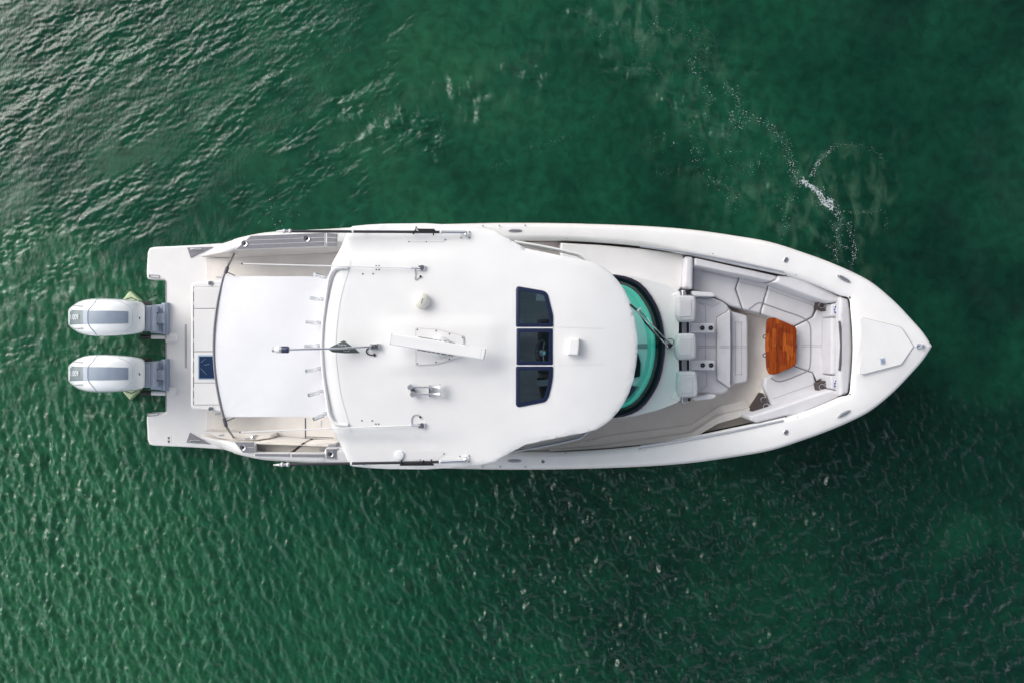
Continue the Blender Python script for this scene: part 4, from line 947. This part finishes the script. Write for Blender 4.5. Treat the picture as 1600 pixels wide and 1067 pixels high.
x, y = C(5, [(152, 116)])[0]; c = P(x, y, z + .24); part(MB().lathe(c + Vector((-.07, 0, 0)), [(.022, 0), (.03, .03), (.045, .05), (.045, .10), (.025, .12), (.02, .16)], 16, (1, 0, 0)), 'lamp', 'cap', ms_); part(MB().lathe(c + Vector((-.072, 0, 0)), [(.032, 0), (.032, .025)], 16, (1, 0, 0)), 'lens', 'satin', ms_)
cq = C('flag', [(1290, 368), (1200, 390), (1155, 450), (1190, 520), (1260, 550), (1360, 550)]); part(MB().tube([on_roof(x, y, .012) for x, y in spline(cq, 4)], .008, 6), 'cable', 'black', ms_); part(MB().lathe(on_roof(*cq[-1]), [(.022, 0), (.018, .022), (.008, .03)], 12), 'gland', 'black', ms_)
# pennant draped over the mast
pz = z + .09
fl_ = tag(MB().add([P(*C('flag', [q])[0], zz) for q, zz in (((185, 405), pz + .01), ((240, 366), pz + .02), ((600, 376), pz), ((880, 388), pz - .03), ((815, 350), pz - .03), ((600, 190), pz - .10), ((320, 482), pz - .05), ((640, 507), pz - .09), ((995, 502), pz - .09), ((430, 270), pz - .05), ((480, 495), pz - .07), ((820, 505), pz - .095))],
           [(0, 1, 2, 10, 6), (2, 3, 8, 11), (2, 11, 7, 10), (1, 9, 2), (9, 5, 2), (2, 5, 4), (2, 4, 3)]).build('pennant', M['flag'], None), 'dark slate triangular pennant with pale lettering draped over the folded mast', 'flag')
fc = C('flag', [(545, 318)])[0]; tm = text_mesh('ara', .105, P(*fc, pz - .035), Vector((1, -.13, .02)).normalized(), Vector((.13, .95, -.35)).normalized(), .008); tm.build('lettering', M['flagink'], fl_)
fc = C('flag', [(660, 420)])[0]; p = P(*fc, pz - .012)
MB().tube([p + Vector((.04 * math.cos(t), .022 * math.sin(t), .004 + .012 * math.sin(t))) for t in [k * math.pi / 8 for k in range(17)]], .004, 5).build('emblem', M['ribbon'], fl_)
# outriggers
for f in (0, 1):
    n_ = 5 if f else 4; Q = (lambda L: C(5, L)) if f else (lambda L: C(4, L))
    if not f: tip, j1, j2, elb, foot = (140, 97), (250, 97), (1280, 103), (1440, 104), (1455, 122)
    else: tip, j1, j2, elb, foot = (120, 915), (235, 911), (1275, 894), (1440, 888), (1452, 872)
    o = on_roof(*Q([foot])[0]); z = o.z + .08
    og = empty('outrigger', o, 'black carbon outrigger pole folded aft along the ' + ('starboard' if f else 'port') + ' hardtop edge', 'outrigger', 'outrigger poles')
    g_ = lambda q: P(*Q([q])[0], z)
    part(MB().tube([g_(j1), g_(j2)], .019, 12), 'pole', 'carbon', og)
    part(MB().tube([g_((tip[0] + 45, tip[1])), g_(j1)], .021, 10), 'tip_section', 'ribbon', og); part(MB().tube([g_(tip), g_((tip[0] + 48, tip[1] - (1 if f else 0)))], .006, 8, r2=.019), 'tip', 'white', og)
    for x in ((195, 235) if not f else (180, 220)): part(MB().tube([g_((x - 6, tip[1] - (3 if f else 0))), g_((x + 6, tip[1] - (3 if f else 0)))], .030, 12), 'ring', 'white', og)
    xm = 673 if not f else 662; ym = 98 if not f else 906; part(MB().tube([g_((xm - 6, ym)), g_((xm + 6, ym))], .028, 12), 'ring', 'white', og)
    part(MB().tube([g_((j2[0] - 4, j2[1])), g_((j2[0] + 8, j2[1]))], .027, 12), 'ring', 'white', og)
    part(MB().tube([g_((j2[0] + 8, j2[1])), g_(elb)], .022, 12), 'sleeve', 'steel', og)
    part(MB().tube([g_(q) for q in spline([elb, (elb[0] + 18, elb[1] + (4 if not f else -4)), foot], 4)] + [o + Vector((0, 0, .02))], .022, 12), 'elbow', 'steel', og)
    fx, fy = foot; bqq = [(fx - 40, fy - 20), (fx + 30, fy - 24), (fx + 30, fy + 22), (fx - 36, fy + 22)]
    part(MB().slab(ccw(XY(Q(bqq), o.z + .015)), o.z - .05, o.z + .015, .004), 'foot_plate', 'cap', og)
    for q in bqq: part(MB().lathe(P(*Q([(q[0] * .9 + fx * .1, q[1] * .9 + fy * .1)])[0], o.z + .014), [(.010, 0), (.008, .008)], 8), 'screw', 'pipe', og)
    if not f: br = [([(1085, 110), (1110, 88), (1112, 62), (1122, 84), (1240, 86)], .011), ([(1092, 118), (1100, 98)], .012), ([(1232, 84), (1232, 126)], .009)]; mn = [(1130, 92), (1245, 96)]
    else: br = [([(1000, 918), (1010, 905), (1010, 880)], .011), ([(1005, 914), (1235, 912)], .013), ([(1165, 882), (1150, 915)], .012), ([(1218, 875), (1220, 912)], .010)]; mn = [(1030, 908), (1225, 906)]
    for q, r_ in br: part(MB().tube([P(*c, z + .02) for c in Q(q)], r_, 6), 'bracket', 'black', og)
    part(MB().tube([P(*c, z + .012) for c in Q(mn)], .016, 6), 'halyard_bundle', 'black', og)
    for x in (745, 1090): part(MB().tube([g_((x, j1[1])), P(*Q([(x, j1[1])])[0], o.z - .10 if x < 1000 else o.z - .02)], .010, 6), 'support', 'satin', og)

# ------------------------------------------------------------------ outboard motors
STN = [(106.3, 10.5, 1.30, .78), (107.2, 12.5, 1.38, .74), (110, 15.5, 1.44, .71), (115, 19.5, 1.51, .68), (122, 24, 1.58, .65), (130, 27, 1.645, .63), (138, 28.7, 1.69, .62), (150, 29.6, 1.72, .61), (165, 29.6, 1.73, .61), (180, 29, 1.72, .61), (195, 28, 1.69, .62), (206, 26.8, 1.64, .63), (215, 25.6, 1.55, .64), (222, 24, 1.46, .66), (226.5, 20, 1.36, .70)]
def smp(x, k): return float(np.interp(x, [s[0] for s in STN], [s[k] for s in STN]))
def motor(cy, flipv, label):
    root = empty('outboard_motor', P(228, cy, .0), label, 'outboard motor', 'outboard motors on the transom')
    rows = []
    for x, hw, zt, zb in STN:
        half_ = [(.80, zb), (.95, zb + .15), (1.0, zb + .38 * (zt - zb) + .08), (.99, zt - .30 * (zt - zb)), (.965, zt - .12), (.87, zt - .04), (.60, zt - .010), (.37, zt), (.18, zt + .003)]
        rows.append([P(x, cy - s * hw, z) for s, z in half_] + [P(x, cy, zt + .004)] + [P(x, cy + s * hw, z) for s, z in half_[::-1]])
    n_ = len(rows[0]); b = MB().strip(rows, True); N = len(rows)
    b.f.append(tuple(range(n_))); b.f.append(tuple(reversed(range((N - 1) * n_, N * n_))))
    cowl = part(b, 'cowl', 'cowl', root, angle=60)
    def on(x, v, dz=.004):          # point on the cowl top, v = px from its centreline
        zt = smp(x, 2); hw = smp(x, 1); s = abs(v) / hw
        z = zt + float(np.interp(s, [0, .18, .37, .60, .87, .965, .99, 1], [.004, .003, 0, -.010, -.04, -.12, -.25, -.4]))
        return P(x, cy + v, z + dz)
    def strip(name, xs, wid, m, dz, parent=cowl):
        part(MB().strip([[on(x, v * w, dz) for v in np.linspace(-1, 1, 9)] for x, w in zip(xs, wid)]), name, m, parent, angle=90)
    xs = np.linspace(106.5, 136.6, 12); strip('aft_panel', xs, np.interp(xs, [107, 137], [11.8, 10.6]), 'slate2', .005)
    xs = np.linspace(138, 200.5, 14); strip('top_stripe', xs, np.interp(xs, [138, 195, 200.5], [10.6, 9.6, 9.0]), 'slate', .005)
    strip('panel_fade', np.linspace(130, 136.4, 4), [10.4] * 4, 'brk', .008)
    sm = [(152.5, -29), (145, -19), (139, -12.5), (137.6, -6), (137.4, 0), (137.6, 6), (139, 12.5), (145, 20), (152.5, 29)]
    part(MB().tube([on(x, v, .002) for x, v in spline(sm, 4)], .007, 6), 'cowl_seam', 'brk2', cowl)
    for v in (-17.4, 17.4):
        part(MB().tube([on(115.5, v * 1.02, .0), on(123, v, .004), on(130, v * .985, .002)], .010, 6), 'vent_slit', 'ribbon', cowl)
    # paler lower shoulder towards the transom
    for sgn in (-1, 1):
        part(MB().tube([on(176, 27.5 * sgn, -.02), on(190, 26 * sgn, -.01), on(200, 24.5 * sgn, -.02)], .006, 6), 'side_vent', 'ribbon', cowl)
    tq_ = [(196, -20.5), (206, -11), (207, 0), (206, 11), (196, 20.5), (180, 25.5)]
    part(MB().tube([on(x, v, .001) for x, v in spline([(178, -26.5)] + tq_, 4)], .005, 6), 'top_edge', 'cowl2', cowl)
    part(MB().box(on(218, 1, .004), (.02, .03, .012)), 'badge', 'pipe', cowl)
    sl_v = (on(112, -.8) - on(125, -.8)).normalized(); t = text_mesh('600', .115, on(118.2, -.8, .022), sl_v, Vector((0, -1, 0)), .004); t.build('lettering', M['cowl'], cowl)
    part(MB().tube([on(109.6, -4, .010), on(110.6, 2.5, .010), on(111, 3.5, .010)], .004, 5), 'lettering_mark', 'cowl', cowl)
    # bracket between cowl and transom
    q = lambda L: [(x, y - 496 + cy) for x, y in C(1, L)]
    part(MB().slab(ccw(XY(q([(640, 232), (722, 232), (722, 425), (640, 425)]), .86)), .3, .86, .02), 'swivel_head', 'brk', root)
    slab('head_cover', q([(660, 238), (704, 240), (704, 418), (660, 418)]), 0.84, .89, 'brk2', root, bev=.02)
    slab('head_cover', q([(664, 246), (696, 247), (696, 411), (664, 411)]), 0.88, .898, 'brk', root, bev=.008)
    slab('clamp_bracket', q([(700, 225), (828, 222), (828, 447), (700, 440)]), .2, .64, 'brk', root, bev=.03)
    slab('steering_yoke', q([(722, 318), (748, 290), (800, 290), (800, 368), (748, 368), (722, 345)]), .6, .71, 'brk', root, bev=.03)
    for y in (288, 370): part(MB().lathe(P(*q([(750, y)])[0], .67), [(.028, 0), (.026, .05), (.01, .055)], 12), 'pivot_bolt', 'black', root)
    slab('transom_plate', q([(782, 212), (830, 210), (830, 452), (782, 450)]), .3, .66, 'brk2', root, bev=.02)
    part(MB().slab(ccw(XY(q([(800, 216), (812, 216), (812, 446), (800, 446)]), .672)), .6, .672, .005), 'plate_rib', 'brk', root)
    part(MB().slab(rnd(ccw(XY([(160, cy - 9), (222, cy - 9), (222, cy + 9), (160, cy + 9)], .5)), .08), -.6, .75, .03), 'drive_leg', 'cowl2', root)
    q2 = [(488, 188), (520, 150), (545, 121), (585, 160), (625, 192), (560, 240)]
    if flipv: q2 = [(x, 640 - y) for x, y in q2]
    slab('cavitation_plate', q(q2), -.05, .10, 'plate', root, bev=.02)
    q3 = [(500, 190), (560, 172), (600, 190)]
    if flipv: q3 = [(x, 640 - y) for x, y in q3]
    line('plate_rib', q(q3), .10, .02, 'flag', root)
    a, m_, e = q([(632, 466), (712, 468), (815, 470)])
    part(MB().tube([P(*a, .62), P(*m_, .62)], .040, 12), 'hose_boot', 'black', root); part(MB().tube([P(*m_, .62), P(*e, .60)], .034, 12), 'rigging_tube', 'cap', root)
    part(MB().box(P(*q([(665, 215)])[0], .70), (.16, .06, .12)), 'tilt_ram', 'black', root)
    return root
motor(496, False, 'white outboard motor with slate stripe, the upper of the two at the stern, port side')
motor(583.4, True, 'white outboard motor with slate stripe, the lower of the two at the stern, starboard side')

# ------------------------------------------------------------------ sea foam: flakes and bubbles floating on the surface
fo = MB()
def flake(px, py, r, el=1, ang=0):
    p = P(px, py, 0); n_ = 7; ph = random.random() * 6; rr = r * 13.8 / FPX; base_z = water_z(p.x, p.y)
    vs = [(p.x, p.y, base_z + .010)]
    for k in range(n_):
        t = ph + k * 2 * math.pi / n_; q = rr * random.uniform(.55, 1.2); u_, v_ = q * el * math.cos(t), q * math.sin(t)
        x = p.x + u_ * math.cos(ang) - v_ * math.sin(ang); y = p.y + u_ * math.sin(ang) + v_ * math.cos(ang); vs.append((x, y, water_z(x, y) + .004))
    fo.add(vs, [(0, 1 + k, 1 + (k + 1) % n_) for k in range(n_)])
def trail(n_, pts, dens, spread, rmin, rmax):
    q = spline(C(n_, pts), 8)
    for i in range(len(q) - 1):
        L = math.dist(q[i], q[i + 1])
        for _ in range(np.random.default_rng(i * 7 + int(q[i][0])).poisson(L * dens * 3.0)):
            t = random.random(); flake(q[i][0] + (q[i + 1][0] - q[i][0]) * t + random.gauss(0, spread * 2.3 + .4), q[i][1] + (q[i + 1][1] - q[i][1]) * t + random.gauss(0, spread * 2.3 + .4), (rmin + (rmax - rmin) * random.random() ** 4) * .72, random.uniform(1, 1.8), random.random() * 3)
fb = [(115, 295), (150, 282), (175, 300), (185, 320), (215, 335), (255, 355), (280, 385), (300, 410), (325, 450), (335, 480), (350, 465), (380, 445), (398, 470), (405, 520), (395, 560), (375, 555), (340, 525), (300, 500), (275, 450), (250, 400), (215, 375), (185, 350), (160, 345), (140, 315)]
fp = [P(x, y, 0) for x, y in C('fob', fb)]
fo.add([(sum(p.x for p in fp) / len(fp), sum(p.y for p in fp) / len(fp), .02)] if False else [(p.x, p.y, water_z(p.x, p.y) + .012) for p in fp], [tuple(range(len(fp)))])
for i in range(len(fp)):
    x, y = C('fob', [fb[i]])[0]
    for _ in range(3): flake(x + random.gauss(0, 1.2), y + random.gauss(0, 1.2), random.uniform(.5, 1.6))
T = trail
T('fob', [(380, 540), (440, 570), (465, 650)], .9, 1.6, .35, 1.5); T('fob', [(250, 360), (310, 400), (390, 460), (450, 520)], .8, 2.2, .3, 1.1); T('fob', [(215, 250), (240, 195), (265, 150), (300, 95), (355, 55), (400, 5)], 1.3, .7, .3, 1.0)
T('fob', [(205, 255), (240, 240)], 1.5, 1.5, .5, 1.6); T('fob', [(120, 300), (100, 310), (80, 270), (70, 230), (40, 170), (20, 80)], .8, 1.4, .3, 1.1); T('fob', [(95, 320), (120, 360)], .9, 1.2, .3, 1.0)
T('fob', [(465, 650), (455, 740), (440, 790), (445, 850), (420, 920), (440, 990), (450, 1010)], .9, 1.3, .3, 1.1); T('fob', [(530, 650), (550, 740), (575, 810), (595, 880), (590, 960), (570, 1010)], 1.0, 1.0, .3, 1.2)
T('fob', [(330, 860), (370, 880), (400, 870)], .8, .5, .25, .7); T('fob', [(450, 860), (500, 880), (545, 890)], .8, .6, .25, .8); T('fob', [(540, 575), (620, 560), (680, 575), (729, 585)], .6, .5, .2, .6); T('fob', [(360, 650), (400, 690), (430, 720)], .7, 1, .25, .8); T('fob', [(180, 500), (240, 490), (330, 560)], .5, 1.6, .25, .9); T('fob', [(10, 470), (60, 430)], .7, 2, .3, .8)
T('foa', [(470, 180), (490, 250), (520, 310), (545, 360), (510, 400), (545, 440)], .6, 2, .3, 1.0); T('foa', [(600, 290), (660, 340), (670, 400), (740, 440), (800, 470), (840, 520), (870, 600), (895, 670)], .75, 1.7, .3, 1.0)
T('foa', [(635, 400), (640, 460), (680, 440)], .9, 2.2, .3, 1.1); T('foa', [(470, 460), (490, 540), (515, 650), (620, 720), (640, 820)], .5, 2.5, .25, .9); T('foa', [(620, 480), (640, 600), (700, 640), (750, 620), (780, 560)], .6, 3, .25, .8)
T('foa', [(960, 660), (985, 600), (1040, 548), (1110, 540), (1200, 555), (1260, 610)], .55, .7, .2, .6); T('foa', [(1090, 810), (1180, 815), (1240, 800), (1265, 840), (1250, 890)], .35, .8, .2, .5); T('foa', [(825, 780), (850, 860), (848, 940)], .5, 1.5, .25, .8)
T('foa', [(220, 70), (260, 120), (290, 170)], .5, 1.5, .2, .7); T('foa', [(260, 10), (340, 60), (420, 90), (450, 110), (470, 60), (430, 10)], .5, 4, .2, .8); T('foa', [(30, 30), (90, 60), (150, 120)], .35, 4, .2, .7); T('foa', [(230, 200), (300, 260), (350, 270)], .35, 4, .2, .6); T('foa', [(300, 500), (360, 520), (420, 530)], .4, 3, .2, .7); T('foa', [(310, 650), (360, 655), (410, 635)], .4, .7, .2, .5); T('foa', [(480, 220), (540, 140), (510, 70)], .35, 4, .25, .7)
T('tl', [(820, 490), (840, 560), (830, 600), (740, 600)], .45, 2.4, .2, .7); T('tl', [(430, 640), (560, 600), (700, 600)], .18, 4, .2, .6); T('tl', [(40, 990), (80, 950), (150, 960), (200, 995)], .35, 3, .3, .9); T('tl', [(550, 520), (620, 525)], .25, 1.5, .3, .8); T('tl', [(235, 880), (250, 810), (320, 750)], .18, 2, .3, .8); T('tl', [(1070, 765), (1160, 730)], .4, 1, .2, .5); T('tl', [(1240, 670), (1300, 660), (1430, 620)], .4, 1, .2, .6); T('tl', [(1500, 555), (1560, 535)], .4, 1.5, .2, .6); T('tl', [(880, 480), (950, 430)], .3, 2, .2, .6)
for q in ((126, 776), (132, 771), (182, 700), (150, 690), (172, 662), (300, 30), (430, 350), (436, 345), (430, 357), (440, 352)): flake(q[0] + random.random() * 2, q[1] + random.random() * 2, random.uniform(.6, 1.3))
for _ in range(60): flake(random.gauss(180, 30), random.gauss(690, 30), random.uniform(.2, .5))
fm = fo.build('sea_foam', M['foam'], None, smooth=False); fm['kind'] = 'stuff'; fm['label'] = 'white foam flakes and bubble trails drifting on the green water'
